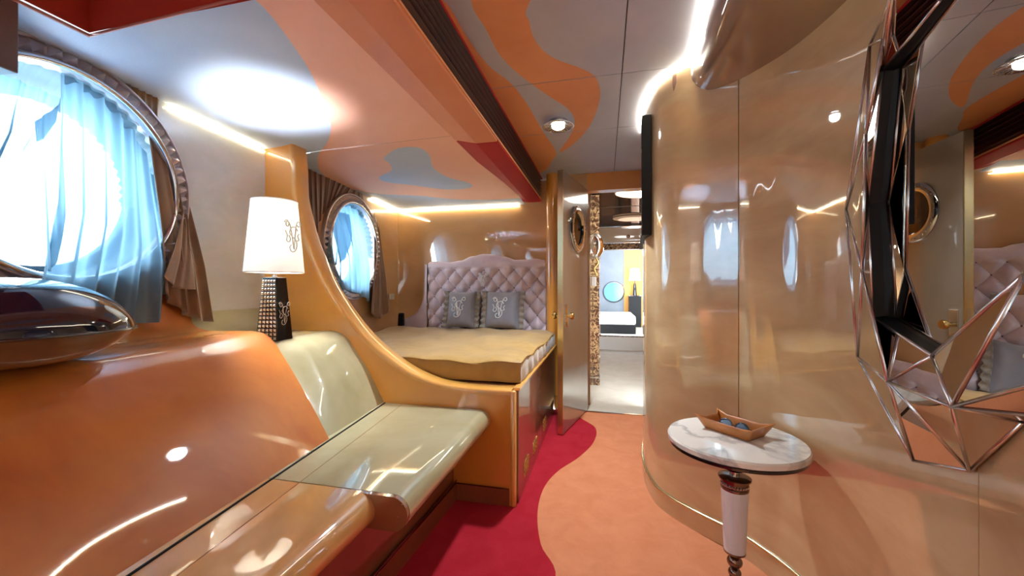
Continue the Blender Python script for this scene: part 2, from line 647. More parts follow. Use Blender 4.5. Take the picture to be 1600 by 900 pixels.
orr = smooth_poly([(a, b, 0) for a, b in zc([(736, 2), (759, 45), (782, 87), (812, 117), (853, 147), (887, 170), (898, 190), (892, 210), (874, 238), (895, 226), (918, 202), (932, 174), (938, 145), (930, 120), (906, 106), (864, 90), (838, 66), (827, 34), (828, 2)], ZR)] + [(.0, 1.1, 0), (.05, .6, 0), (-.05, .1, 0), (-.3, .1, 0), (-.28, .7, 0), (-.4, 1.2, 0)], 5)
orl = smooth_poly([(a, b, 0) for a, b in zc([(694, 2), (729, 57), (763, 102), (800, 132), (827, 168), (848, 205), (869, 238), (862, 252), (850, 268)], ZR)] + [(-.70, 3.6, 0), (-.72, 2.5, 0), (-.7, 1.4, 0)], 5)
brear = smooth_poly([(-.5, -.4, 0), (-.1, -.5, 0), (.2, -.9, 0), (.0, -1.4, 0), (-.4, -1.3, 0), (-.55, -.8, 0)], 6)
RX0, RXJ, RX1 = -.64, .085, 1.05
ceilR = struct(B().box(RX0 - .1, RX1, -2.1, 4.05, ZR + .014, ZR + .03).build('ceiling', BLACKM))
ysp = [-2.1, -.2, .95, 2.09, 2.79, 4.0]
for i, (a, b_) in enumerate(zip(ysp, ysp[1:])):
    for x0, x1 in ((RX0, RXJ), (RXJ, RX1)):
        g = .0025
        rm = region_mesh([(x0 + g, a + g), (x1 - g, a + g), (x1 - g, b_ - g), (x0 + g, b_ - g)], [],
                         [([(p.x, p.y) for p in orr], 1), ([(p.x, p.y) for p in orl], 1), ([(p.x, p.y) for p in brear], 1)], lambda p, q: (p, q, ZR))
        # give each panel its edge
        r = [(x0 + g, a + g), (x1 - g, a + g), (x1 - g, b_ - g), (x0 + g, b_ - g)]
        rm.add([(p[0], p[1], ZR) for p in r] + [(p[0], p[1], ZR + .013) for p in r], [(k, (k + 1) % 4, 4 + (k + 1) % 4, 4 + k) for k in range(4)])
        rm.build('ceiling_panel', [GRY, ORG], ceilR)


def zl(x, y):
    def ss(t):
        t = min(1, max(0, t))
        return t * t * (3 - 2 * t)
    return 2.005 + .045 * ss((x - xw(y)) / .5) * ss((4.0 - y) / .5 + .1)


bnd = [(380, -8), (420, 30), (455, 75), (485, 120), (505, 165), (517, 200), (512, 225), (497, 242), (500, 262), (525, 282), (575, 297), (640, 307), (700, 312), (760, 312), (815, 309)]
bl = [onz(x, y, 2.03) for x, y in bnd]
sl = smooth_poly([(-1.15, -2, 0), (-.75, -1.2, 0), (-1.3, -.3, 0), (-1.0, .5, 0)] + [(p.x, p.y, 0) for p in bl], 5, False)
salL = [(p.x, p.y) for p in sl] + [(-.70, 3.75), (-.70, -2.1)]
blob = smooth_poly([(p[0], p[1], 0) for p in zc([(600, 248), (622, 233), (655, 232), (671, 244), (678, 264), (700, 278), (733, 287), (735, 294), (700, 297), (650, 291), (610, 285), (592, 277), (611, 268), (609, 257)], 2.045)], 5)
cof = (-1.73, -.98, -.6, 1.0)
cofp = [(cof[0], cof[2]), (cof[1], cof[2]), (cof[1], cof[3]), (cof[0], cof[3])]
XA, XB, XC = -.89, -.755, -.622
clj = 2.20
for a, b_ in ((-2.1, clj), (clj, 4.05)):
    outer = [(xw(a) - .03, a + .0012), (XA + .09, a + .0012), (XA + .09, b_ - .0012), (xw(b_) - .03, b_ - .0012)]
    rm = region_mesh(outer, [cofp] if a < 0 else [], [(salL, 1), ([(p.x, p.y) for p in blob], 0)], lambda p, q: (p, q, zl(p, q)), step=.12)
    o = rm.build('ceiling_low' if a < 0 else 'ceiling_bed', [BLU, SAL], smooth=True)
    struct(o)
struct(B().box(-2.5, -.55, -2.1, 4.05, 2.33, 2.36).build('ceiling_deckhead', BLACKM))
# recessed red coffer
cf = thing('ceiling_coffer', (-1.35, .2, 2.03), 'dark red recessed coffer in the blue-grey ceiling above the porthole', 'ceiling coffer')
x0, x1, y0, y1 = cof
for nm, a, b_ in (('side_panel', (x0, y0), (x0, y1)), ('side_panel', (x1, y0), (x1, y1)), ('side_panel', (x0, y1), (x1, y1)), ('side_panel', (x0, y0), (x1, y0))):
    B().add([(a[0], a[1], 2.03), (b_[0], b_[1], 2.03), (b_[0], b_[1], 2.33), (a[0], a[1], 2.33)], [(0, 1, 2, 3)]).build(nm, COFR, cf)
B().add([(x0, y0, 2.315), (x1, y0, 2.315), (x1, y1, 2.315), (x0, y1, 2.315)], [(0, 1, 2, 3)]).build('top_panel', COFR, cf)
B().tube([(p[0], p[1], zl(*p) - .002) for p in cofp], .006, 6, closed=True).build('edge_bead', PINK, cf)

# ceiling beam with louvres
ZB = 2.02
bm_ = thing('ceiling_beam', (-.7, 2, ZB), 'orange and red leather ceiling beam with dark air louvres along one side', 'beam')


def beamseg(y0, y1, m, name):
    b = B()
    pl = [(XA - .005, zl(XA, 2) + .002), (XB, ZB), (XC, ZB), (XC, ZB + .02), (XB, 2.3), (XA - .005, 2.3)]
    b.prism(pl, lambda p: (p[0], y0, p[1]), lambda p: (p[0], y1, p[1]))
    return b.build(name, m, bm_, bevel=.006)


beamseg(-2.1, 2.28, BEAMO, 'casing')
beamseg(2.283, 3.97, BEAMR, 'casing')
for k in range(6):
    z = ZB + .035 + k * .033
    B().obox((XC + .004, .9, z), (.013, 0, .006), (0, 2.95, 0), (-.0006, 0, .0025)).build('louvre', DARKG, bm_)
B().box(XC - .03, XC - .02, -2.1, 3.9, ZB + .02, ZR + .01).build('louvre_back', BLACKM, bm_)
B().box(XC - .006, XC + .02, -2.1, 3.9, ZR - .014, ZR - .002).build('top_rail', BEAMR, bm_)
B().box(XC - .006, XC + .006, -2.1, 3.9, ZB + .012, ZB + .022).build('bottom_rail', ORG, bm_)

# light strips round the left ceiling
tag(B().tube([P(y, 1.985, .012) for y in (1.42, 1.7, 2.02)], .002, 6).build('light_strip', LEDM, org=P(1, 1.985)), 'warm light strip above the porthole wall before the arch', 'light strip')
tag(B().tube([P(y, 1.99, .02) for y in (3.36, 3.6, 3.97)], .0042, 6).build('light_strip', LEDM, org=P(2.2, 1.99)), 'warm light strip above the porthole beside the bed', 'light strip')
tag(B().tube([(-2.2, 3.975, 1.995), (-.86, 3.975, 1.995)], .0045, 6).build('light_strip', LEDM, org=(-2.2, 3.975, 1.99)), 'warm light strip above the tufted headboard', 'light strip')


# ------------------------------------------------------------------ portholes
def porthole(idx, yc, z, R):
    w = sroot('window_%d' % idx, P(yc, z))

    def Q(r, a, off):
        return P(yc + r * math.cos(a), z + r * math.sin(a), off)
    n = 96
    prof = [(R * .995, .0), (R, .012), (R, .03), (R * .99, .036), (R * .975, .036), (R * .97, .022), (R * .872, .022), (R * .868, .036), (R * .845, .04), (R * .83, .03), (R * .815, .0), (R * .815, -.03)]
    b = B()
    b.grid(lambda u, v: Q(prof[round(v * (len(prof) - 1))][0], 2 * PI * u, prof[round(v * (len(prof) - 1))][1]), n, len(prof) - 1, cu=True)
    b.build('frame', STUD, w, smooth=True, angle=40)
    b = B().tube([Q(R * .835, 2 * PI * k / n, .042) for k in range(n)], .011, 10, closed=True)
    b.build('chrome_ring', CHROME, w, smooth=True)
    # pyramid studs
    m = 60
    h, wd_ = R * .049, PI * R * .92 / m
    me = bpy.data.meshes.new('stud')
    me.from_pydata([(-h, -wd_, 0), (h, -wd_, 0), (h, wd_, 0), (-h, wd_, 0), (0, 0, .034)], [], [(0, 1, 4), (1, 2, 4), (2, 3, 4), (3, 0, 4), (3, 2, 1, 0)])
    me.materials.append(STUD)
    T = Vector((-.0995, .995, 0))
    for k in range(m):
        a = 2 * PI * k / m
        er = T * math.cos(a) + Vector((0, 0, 1)) * math.sin(a)
        et = -T * math.sin(a) + Vector((0, 0, 1)) * math.cos(a)
        o = bpy.data.objects.new('stud', me)
        COL.objects.link(o)
        o.parent = w
        M = Matrix((er, et, er.cross(et))).transposed()
        if er.cross(et).dot(WN) < 0:
            M = Matrix((er, et, WN)).transposed()
        o.matrix_local = Matrix.Translation(Q(R * .921, a, .022) - P(yc, z)) @ M.to_4x4()
    # deep reveal, outer port and pane
    pr = [(R * .815, -.0), (R * .80, -.07), (R * .80, -.13), (R * .75, -.14), (R * .735, -.15), (R * .735, -.19)]
    b = B()
    b.grid(lambda u, v: Q(pr[round(v * (len(pr) - 1))][0], 2 * PI * u, pr[round(v * (len(pr) - 1))][1]), n, len(pr) - 1, cu=True)
    b.build('reveal', REVL, w, smooth=True, angle=40)
    B().tube([Q(R * .745, 2 * PI * k / n, -.142) for k in range(n)], .012, 8, closed=True).build('port_ring', mat('port_ring_metal%d' % idx, '3a4a58', rough=.3, metal=.6), w, smooth=True)
    b = B()
    b.add([Q(R * .737, 2 * PI * k / n, -.17) for k in range(n)], [list(range(n))])
    b.build('pane', GLASS, w)
    return w


for i, a in enumerate(WIN):
    porthole(i + 1, *a)
# daylight enters through the ports: sampling portals
for i, (yc, z, R) in enumerate(WIN):
    ld = bpy.data.lights.new('daylight_portal', 'AREA')
    ld.shape = 'SQUARE'
    ld.size = R * 1.5
    ld.cycles.is_portal = True
    lo = bpy.data.objects.new('daylight_portal', ld)
    COL.objects.link(lo)
    lo.location = P(yc, z, -.2)
    lo.rotation_euler = WN.to_track_quat('-Z', 'Y').to_euler()


# ------------------------------------------------------------------ curtains (wall coordinates Y, z)
def drape(name, top, bot, off, pleats, amp, m, label, cat='curtain', nu=120, nv=30, sag=0., parent=None, grow=.3, phase=0., twist=0.):
    top = smooth_poly([(a, b, 0) for a, b in top], 8, False)
    bot = smooth_poly([(a, b, 0) for a, b in bot], 8, False)

    def pick(pl, u):
        k = u * (len(pl) - 1)
        i = min(int(k), len(pl) - 2)
        return pl[i].lerp(pl[i + 1], k - i)

    def fn(u, v):
        p = pick(top, u).lerp(pick(bot, u), v)
        ph = u * pleats * 2 * PI + phase + .8 * math.sin(u * 9 + v * 2) + twist * v
        a = amp * (grow + (1 - grow) * v)
        o = (off[0] + (off[1] - off[0]) * min(1, v * 1.6) if isinstance(off, tuple) else off) + a * (math.sin(ph) + .35 * math.sin(2.3 * ph + 1)) + sag * math.sin(PI * v)
        return P(p.x + .25 * a * math.cos(ph), p.y, o if isinstance(off, tuple) else max(o, .006))
    b = B()
    b.grid(fn, nu, nv)
    c = P(sum(p.x for p in bot) / len(bot), min(p.y for p in bot), off[1] if isinstance(off, tuple) else off)
    o = b.build(name, m, smooth=True, org=c, solid=.0012 if m not in (SHEER, SHEERW) else 0)
    return tag(o, label, cat)


def W(*pts, off=0.):
    return [onwall(x, y, off) for x, y in pts]


# brown satin behind the porthole ring above the bench
drape('curtain_valance', W((60, 38), (120, 66), (180, 92), (256, 130), off=.03), W((60, 74), (120, 100), (180, 138), (252, 205), off=.03), .009, 22, .006, GOLDC,
      'gathered gold-brown satin heading over the porthole above the bench', nu=260, grow=.8)
drape('curtain', W((236, 200), (262, 230), (286, 262), off=.03), W((252, 455), (292, 492), (328, 503), off=.05), (.008, .05), 3.2, .022, BRSAT,
      'brown satin curtain hanging beside the porthole above the bench down to the shelf', nu=120, grow=.35)
drape('curtain', W((285, 325), (288, 332), (291, 338), off=.04), W((250, 432), (276, 450), (303, 452), off=.07), (.045, .075), 1.6, .014, BRSAT,
      'short brown satin curtain fold under the porthole ring above the bench', nu=80, grow=.4)
# sheers of the porthole above the bench
drape('sheer_curtain', W((92, 108), (135, 128), (178, 165), (212, 212), (240, 275), off=-.02), W((58, 440), (105, 470), (158, 490), (212, 505), (256, 501), off=.09), (-.02, .09), 6, .022, SHEER,
      'pale blue sheer curtain hanging in front of the porthole above the bench', nu=180, grow=.5)
drape('sheer_curtain', W((-60, 110), (-10, 112), (40, 130), (92, 152), off=.0), W((-80, 250), (-40, 250), (5, 262), (60, 215), off=.05), (.0, .06), 4, .02, SHEER,
      'pale blue sheer curtain swept aside across the porthole above the bench', nu=140, grow=.4, twist=1.5)
drape('sheer_curtain', W((42, 190), (60, 182), (88, 154), off=.09), W((58, 412), (78, 420), (92, 330), off=.1), .115, 1.5, .014, SHEER,
      'knotted blue sheer curtain tail dangling in the porthole above the bench', nu=80, grow=.5)
# gathered sheer fan in the reveal
def fan(yc, z, R, a0, a1, label):
    b = B()
    b.grid(lambda u, v: P(yc + R * (.80 - .2 * v) * math.cos(a0 + (a1 - a0) * u), z + R * (.80 - .2 * v) * math.sin(a0 + (a1 - a0) * u), -.0 - .12 * v + .008 * math.sin(u * 170)), 260, 6)
    return tag(b.build('sheer_gather', SHEERW, smooth=True, org=P(yc, z + R * .6)), label, 'curtain')


fan(*WIN[0], -.2, PI * 1.05, 'pleated white sheer lining round the top of the porthole above the bench')
fan(*WIN[1], -.2, PI * 1.05, 'pleated white sheer lining round the top of the porthole beside the bed')
# porthole beside the bed
drape('curtain', W((480, 262), (510, 272), (545, 285), (567, 300), off=.02), W((488, 420), (500, 352), (516, 322), (541, 309), (574, 335), off=.02), .009, 11, .006, DARKC,
      'dark brown satin curtain gathered behind the porthole beside the bed', nu=200, grow=.7)
drape('curtain', W((584, 330), (588, 345), (592, 360), off=.01), W((577, 488), (592, 498), (607, 484), off=.05), (.012, .05), 2.6, .02, BRSAT,
      'brown satin curtain hanging to the side of the porthole beside the bed', nu=100, grow=.35)
drape('sheer_curtain', W((512, 335), (528, 320), (545, 318), (565, 335), off=-.02), W((528, 450), (548, 455), (563, 460), (578, 472), off=.08), (-.02, .08), 5, .018, SHEER,
      'pale blue sheer curtain hanging in the porthole beside the bed', nu=140, grow=.5)
drape('sheer_curtain', W((508, 350), (520, 332), (545, 335), off=.0), W((508, 395), (525, 415), (550, 385), off=.06), (.0, .06), 3, .014, SHEER,
      'blue sheer curtain swag looped across the porthole beside the bed', nu=80, grow=.5)

# small dark cabinet hung by the porthole
tag(B().obox(P(.66, 1.925, .13), WN * .055, Vector((-.0995, .995, 0)) * .155, (0, 0, .125)).build('pelmet_box', mat('mauve_brown_lacquer', '6e6264', rough=.3), bevel=.004, org=P(.7, 1.8, .1)),
    'grey-brown lacquer box hung at the ceiling by the porthole above the bench', 'box')

# ------------------------------------------------------------------ built-in bench
bench = thing('built_in_bench', (-1.0, 1.2, 0), 'orange and cream parchment bench with curved back shelf below the portholes', 'bench')
ob = [(0, 1.12), (.006, 1.06), (.025, 1.0), (.06, .965), (.12, .948), (.2, .945), (.3, .947), (.38, .945), (.436, .934), (.49, .897), (.53, .853), (.57, .81), (.62, .752), (.68, .68), (.75, .592), (.825, .495)]
cbk = [(0, 1.03), (.008, .99), (.028, .95), (.065, .92), (.13, .902), (.22, .896), (.3, .896), (.4, .898), (.47, .898), (.52, .888), (.57, .862), (.61, .815), (.65, .76), (.70, .695), (.755, .60), (.81, .495)]


def yseam(z):
    return 1.405 + .105 * (z - .5) / .45


def sheet(name, m, near):
    po = smooth_poly([(a, b, 0) for a, b in ob], 4, False)
    pc_ = smooth_poly([(a, b, 0) for a, b in cbk], 4, False)
    k = len(po) - 1
    b = B()

    def fn(u, v):
        j = round(v * k)
        ys = yseam(po[j].y)
        if near:
            return P(-1.9 + (ys + 1.9) * u, po[j].y, po[j].x + .001)
        y = ys + (2.028 - ys) * u
        t = min(1, (y - ys) / .12)
        t = t * t * (3 - 2 * t)
        q = Vector((po[j].x - .012, po[j].y - .010, 0)).lerp(pc_[j], t)
        return P(y, q.y, max(q.x, 0) + .001)
    b.grid(fn, 60, k)
    if near:      # rounded far edge of the thicker near skin
        e = [fn(1, j / k) for j in range(k + 1)]
        e2 = [Vector((p.x - .004, p.y + .006, p.z - .004)) for p in e]
        e3 = [Vector((p.x - .02, p.y + .006, p.z - .02)) for p in e]
        n_ = k + 1
        b.add(e + e2 + e3, [(r * n_ + j, r * n_ + j + 1, (r + 1) * n_ + j + 1, (r + 1) * n_ + j) for r in (0, 1) for j in range(k)])
    return b.build(name, m, bench, smooth=True, angle=50)


sheet('back_panel', ORANGE, True)
sheet('back_panel', CREAM, False)
ZS = .5


def xback(y):
    return -1.05 - .122 * (y - .675)


def seat(y0, y1, xf, name, m, r=.055, lip=.0):
    b = B()
    nose = [(xf - r + r * math.sin(a), ZS - r + r * math.cos(a)) for a in [PI * k / 14 for k in range(15)]]
    for ya, yb in ((y0, y1),):
        def prof(y):
            return [(xback(y) - .05, ZS - .11), (xback(y) - .05, ZS), (xback(y) + .115, ZS)] + nose
        n = len(prof(ya))
        N = 12
        vs = []
        for k in range(N + 1):
            y = ya + (yb - ya) * k / N
            vs += [(p[0], y, p[1]) for p in prof(y)]
        fs = [(k * n + i, k * n + (i + 1) % n, (k + 1) * n + (i + 1) % n, (k + 1) * n + i) for k in range(N) for i in range(n)]
        fs += [list(range(n))[::-1], [N * n + i for i in range(n)]]
        b.add(vs, fs)
    return b.build(name, m, bench, smooth=True, angle=40)


seat(-1.9, 1.128, -.705, 'seat', SEATOR)
seat(1.134, 2.026, -.592, 'seat', CREAM)
# wooden end of the wider seat, and its fixing screws
b = B()
r = .055
nose = [(-.592 - r + (r - .001) * math.sin(a), ZS - r + (r - .001) * math.cos(a)) for a in [PI * k / 14 for k in range(15)]]
b.prism([(-.80, ZS - .109), (-.80, ZS - .001)] + nose, lambda p: (p[0], 1.118, p[1]), lambda p: (p[0], 1.134, p[1]))
cap = b.build('seat_end_cap', MAHOG, bench)
for x, z in ((-.61, ZS - .02), (-.625, ZS - .06)):
    B().ball((x, 1.117, z), .0025, 6).build('screw', CHROME, cap)
# groove line along the seat
for ya, yb in ((-1.9, 1.126), (1.136, 2.02)):
    B().tube([(xback(y) + .112, y, ZS + .0002) for y in (ya, yb)], .0012, 4).build('seat_groove', MAHOG, bench)
B().tube([(xback(y) + .004, y, ZS + .001) for y in (-1.9, 2.02)], .004, 6).build('back_seam', BLACKM, bench)
# plinth with skirting and metal bead
b = B()
b.prism([(-1.5, -1.9), (-.98, -1.9), (-.80, 2.026), (-1.5, 2.026)], lambda p: (p[0], p[1], .10), lambda p: (p[0], p[1], ZS - .08))
b.build('plinth', MAHOG, bench)
b = B()
b.prism([(-1.5, -1.9), (-.963, -1.9), (-.785, 2.026), (-1.5, 2.026)], lambda p: (p[0], p[1], 0), lambda p: (p[0], p[1], .092))
b.build('skirting', MAHOG, bench)
for z in (.096, .107):
    B().tube([(-.963, -1.9, z), (-.783, 2.026, z)], .0035, 6).build('skirting_bead', BRONZE, bench)

# ------------------------------------------------------------------ arch partition at the bed's foot
fr = [(-1.835, 2.03), (-1.835, 2.0), (-1.822, 1.9), (-1.818, 1.80), (-1.81, 1.70), (-1.776, 1.572), (-1.74, 1.456), (-1.687, 1.34), (-1.608, 1.188), (-1.513, 1.056), (-1.386, .91), (-1.262, .803), (-1.102, .701), (-.98, .650), (-.86, .622), (-.70, .610), (-.48, .612)]
rim = smooth_poly([(a, b, 0) for a, b in fr], 5, False)
arch = thing('arch_partition', (-1.2, 2.09, 0), 'honey lacquer partition with a sweeping curved rim between bench and bed', 'partition')
b = B()
inn = offs(rim, .028)
inn = [p if abs(p.x) < 9 else p for p in inn]
# decide side so that the face lies inside
if inn[30].x > rim[30].x:
    inn = offs(rim, -.028)
body = [(p.x, p.y) for p in inn] + [(-.472, 0.0), (-2.06, 0), (-2.06, 2.03)]
body[-4] = (-.472, inn[-1].y)
b.prism(body, lambda p: (p[0], 2.034, p[1]), lambda p: (p[0], 2.145, p[1]))
b.build('panel', ARCH, arch)
b = B()
n = len(rim)


def rp(i, k):
    a, c = inn[i], rim[i]
    pr = [(0, 2.03), (.4, 2.03), (.8, 2.034), (1, 2.046), (1, 2.14), (.8, 2.150), (0, 2.150)]
    q = a.lerp(c, pr[k][0])
    return Vector((q.x, pr[k][1], q.y))


b.grid(lambda u, v: rp(round(u * (n - 1)), round(v * 6)), n - 1, 6)
b.add([rp(n - 1, k) for k in range(7)], [list(range(7))])
b.build('rim', RIMW, arch, smooth=True, angle=60)
B().lathe([(.017, 0), (.017, .60), (.010, .607)], (-.472, 2.047, 0), 20).build('corner_post', RIMW, arch, smooth=True, angle=50)
B().box(-.80, -.489, 2.028, 2.034, 0, .088).build('skirting', MAHOG, arch)
B().tube([(-.80, 2.028, .092), (-.489, 2.028, .092)], .003, 6).build('skirting_bead', BRONZE, arch)

# ------------------------------------------------------------------ bed
bed = thing('platform_bed', (-1.3, 3.0, 0), 'glossy mahogany platform bed base with brass fretwork vents on its side', 'bed')
B().box(-2.03, -.468, 2.155, 3.98, 0, .612).build('base', MAHOG, bed)
B().box(-.49, -.448, 2.072, 3.72, .0, .60).build('side_panel', MAHOG, bed, bevel=.004)
B().box(-.478, -.440, 2.066, 3.74, .601, .618).build('side_rail', RIMW, bed, bevel=.005)
for yy in (2.22, 2.52, 2.95, 3.4):
    b = B()
    for k in range(5):
        for j in range(3):
            c0 = Vector((-.4465, yy + k * .03, .085 + j * .028 + .006 * (k % 2)))
            b.tube([c0 + Vector((0, .011 * math.cos(t), .013 * math.sin(t))) for t in [2 * PI * q / 8 for q in range(8)]], .003, 4, closed=True)
    b.build('fretwork_vent', BRASS, bed, smooth=True)

MX0, MX1, MY0, MY1 = -2.09, -.462, 2.172, 3.82


def bedtop(u, v):
    # superellipse cushion from a skirt up over the top
    y = MY0 + (MY1 - MY0) * v
    mx0 = xw(y) + .03
    x = mx0 + (MX1 - mx0) * u
    e = min((x - mx0), (MX1 - x), (y - MY0), (MY1 - y))
    z = .752 - .02 * math.exp(-max(e, 0) / .035)
    z += .009 * math.sin(x * 9 + y * 4) * math.sin(y * 7 - x * 3) + .005 * math.sin(x * 23 + y * 11 + 2 * math.sin(y * 5))
    return Vector((x, y, z))


b = B()
b.grid(bedtop, 60, 60)
nu = 60
edge = [(i / nu, 0) for i in range(nu + 1)] + [(1, i / nu) for i in range(1, nu + 1)] + [(1 - i / nu, 1) for i in range(1, nu + 1)] + [(0, 1 - i / nu) for i in range(1, nu)]
ring = [bedtop(*e) for e in edge]
cxy = Vector(((MX0 + MX1) / 2, (MY0 + MY1) / 2, 0))
lev = []
for j, (zz, out) in enumerate(((None, 0), (.715, .012), (.68, .010), (.64, .012), (.62, .008))):
    L = []
    for i, p in enumerate(ring):
        d = Vector((p.x - cxy.x, p.y - cxy.y, 0)).normalized()
        k = out + (0 if j == 0 else .005 * math.sin(i * .9))
        L.append(Vector((p.x + d.x * k, p.y + d.y * k, p.z if zz is None else zz)))
    lev.append(L)
m_ = len(ring)
b.add([p for L in lev for p in L], [(j * m_ + i, j * m_ + (i + 1) % m_, (j + 1) * m_ + (i + 1) % m_, (j + 1) * m_ + i) for j in range(4) for i in range(m_)])
bs = thing('bedspread', (-1.3, 3.0, .62), 'rumpled gold satin bedspread covering the mattress', 'bedspread')
b.build('cover', GOLDS, bs, smooth=True, angle=60)
B().tube([p + Vector((0, 0, -.004)) + (Vector((p.x, p.y, 0)) - cxy).normalized() * .006 for p in ring], .004, 6, closed=True).build('piping', mat('gold_piping', '96702f', rough=.5), bs, smooth=True)

# headboard
HX0, HX1, HY = -1.83, -.535, 3.90


def htop(x):
    pts = [(-1.83, 1.405), (-1.76, 1.428), (-1.68, 1.426), (-1.56, 1.418), (-1.45, 1.432), (-1.32, 1.475), (-1.2, 1.497), (-1.1, 1.493), (-.98, 1.465), (-.87, 1.432), (-.76, 1.432), (-.66, 1.44), (-.58, 1.425), (-.53, 1.39)]
    for (a, za), (c, zb) in zip(pts, pts[1:]):
        if a <= x <= c:
            t = (x - a) / (c - a)
            t = t * t * (3 - 2 * t)
            return za + (zb - za) * t
    return pts[0][1] if x < pts[0][0] else pts[-1][1]


SX, SZ, ZR1 = .0785, .092, 1.335


def tuft(x, z, top):
    a = (x + 1.20) / SX
    c = (ZR1 - z) / SZ
    p1 = abs(math.sin(PI * (a + c) / 2 + PI / 2 * 0))
    p2 = abs(math.sin(PI * (a - c) / 2))
    t = (p1 * p2) ** .45
    k = min(1, max(0, (z - ZR1 - .0) / .03))
    roll = max(0, 1 - ((z - (ZR1 + top) / 2) / ((top - ZR1) / 2 + .012)) ** 2) ** .5
    e = min(1, (x - HX0) / .03, (HX1 - x) / .03)
    e = max(e, 0) ** .5
    return (.052 * t * (1 - k) + k * .05 * roll) * e + .028 * e


hb = thing('headboard', (-1.18, 3.93, .7), 'mauve velvet headboard with deep button tufting and scalloped top', 'headboard')
b = B()


def hf(u, v):
    x = HX0 + (HX1 - HX0) * u
    tp = htop(x)
    z = .66 + (tp - .66) * v
    return Vector((x, HY + .02 - tuft(x, z, tp), z))


b.grid(hf, 200, 150)
top = [hf(i / 200, 1) for i in range(201)]
b.add(top + [Vector((p.x, 3.985, p.z)) for p in top], [(i, i + 1, 202 + i, 201 + i) for i in range(200)])
b.build('upholstery', VELV, hb, smooth=True)
btn = bpy.data.meshes.new('button')
bb = B().ball((0, 0, 0), .011, 6, sc=(1, .5, 1))
btn.from_pydata([tuple(p) for p in bb.v], [], bb.f)
btn.materials.append(mat('button_velvet', '6a5458', rough=.5))
for j in range(0, 7):
    for i in range(-9, 10):
        if (i + j) % 2:
            continue
        x, z = -1.20 + i * SX, ZR1 - j * SZ
        if x < HX0 + .04 or x > HX1 - .04:
            continue
        o = bpy.data.objects.new('button', btn)
        COL.objects.link(o)
        o.parent = hb
        o.location = Vector((x, HY + .02 - .03, z)) - ORGN[hb.name]
# doubled lattice: buttons on every half step
for side, xs in (('left', -1), ('right', 1)):
    b = B()
    if xs < 0:
        path = smooth_poly([(HX0 - .008, 1.40, 0), (HX0 - .012, 1.2, 0), (HX0 - .03, 1.02, 0), (HX0 - .09, .90, 0), (HX0 - .17, .845, 0), (HX0 - .24, .815, 0), (HX0 - .27, .77, 0), (HX0 - .27, .69, 0)], 5, False)
    else:
        path = smooth_poly([(HX1 + .004, 1.38, 0), (HX1 + .006, 1.1, 0), (HX1 + .012, .95, 0), (HX1 + .04, .88, 0), (HX1 + .10, .84, 0), (HX1 + .11, .78, 0), (HX1 + .11, .66, 0)], 5, False)
    inner = HX0 + .01 if xs < 0 else HX1 - .01
    ln = len(path)
    yf = HY - .05 if xs < 0 else HY - .06
    b.add([(p.x, yf, p.y) for p in path] + [(inner, yf, p.y) for p in path] + [(p.x, 3.985, p.y) for p in path],
          [(i, i + 1, ln + i + 1, ln + i) for i in range(ln - 1)] + [(i, i + 1, 2 * ln + i + 1, 2 * ln + i) for i in range(ln - 1)])
    b.build('wing', VELV if xs < 0 else WLEATH, hb, smooth=True, bevel=.008, angle=40)
    if xs < 0:
        B().tube([(p.x, yf, p.y) for p in path], .006, 6).build('piping', mat('mauve_piping', 'b8a4a8', rough=.4), hb, smooth=True)
    else:
        B().tube([(p.x, yf, p.y) for p in path], .006, 6).build('piping', WLEATH, hb, smooth=True)
monogram('emblem', hb, (-1.2, HY - .062, 1.235), (1, 0, 0), (0, 0, 1), .13, SILTH, (0, -1, 0), .03)


def cushion(x0, x1, label):
    cx, w, h = (x0 + x1) / 2, (x1 - x0) / 2, .185
    tilt = math.radians(14)
    rt, up = Vector((1, 0, 0)), Vector((0, math.sin(tilt), math.cos(tilt)))
    nr = rt.cross(up)
    nr = nr if nr.y < 0 else -nr
    c = Vector((cx, 3.745, .758 + h * math.cos(tilt)))
    t = thing('cushion', (cx, 3.74, .76), label, 'cushion', 'cushions on the bed')

    def fn(u, v, sd):
        a, d = 2 * u - 1, 2 * v - 1
        th = .065 * ((1 - a ** 4) * (1 - d ** 4)) ** .6
        k = 1 - .06 * (1 - abs(a)) * d * d
        return c + rt * (a * w * (1 - .05 * (1 - d * d))) + up * (d * h * (1 - .05 * (1 - a * a))) + nr * (th * sd)
    b = B()
    b.grid(lambda u, v: fn(u, v, 1), 24, 24)
    b.grid(lambda u, v: fn(u, v, -1), 24, 24)
    b.build('cover', GREYP, t, smooth=True)
    # ruffled side frill
    for sx in (1, -1):
        b = B()
        b.grid(lambda u, v: fn((1 + sx) / 2, u, 0) + rt * (sx * v * .05) + nr * (.016 * v * math.sin(u * 40)), 60, 4)
        b.build('frill', TAUPE, t, smooth=True, solid=.002)
    monogram('monogram', t, c + nr * .062 - rt * w * .12 + up * .01, rt, up, .2, SILTH, nr, .024)
    return t


cushion(-1.54, -1.25, 'grey silk cushion with silver monogram, by the headboard corner nearer the porthole')
cushion(-1.14, -.80, 'grey silk cushion with silver monogram, by the headboard corner nearer the door')
tag(B().obox((-2.195, 3.80, 1.06), (.006, 0, 0), (0, .045, 0), (0, 0, .03)).build('wall_switch', WHITE, bevel=.003, org=(-2.2, 3.8, 1.03)), 'white switch plate on the wall beside the headboard', 'switch')
b = B()
b.prism([(-.02, 0), (.03, 0), (.025, .12), (.012, .14), (-.005, .12)], lambda p: (-2.12, 3.80 + p[0], .752 + p[1]), lambda p: (-2.06, 3.80 + p[0], .752 + p[1]))
tag(b.build('telephone_handset', BLACKM, bevel=.008, org=(-2.09, 3.80, .752)), 'small black handset standing beside the headboard wing', 'telephone')

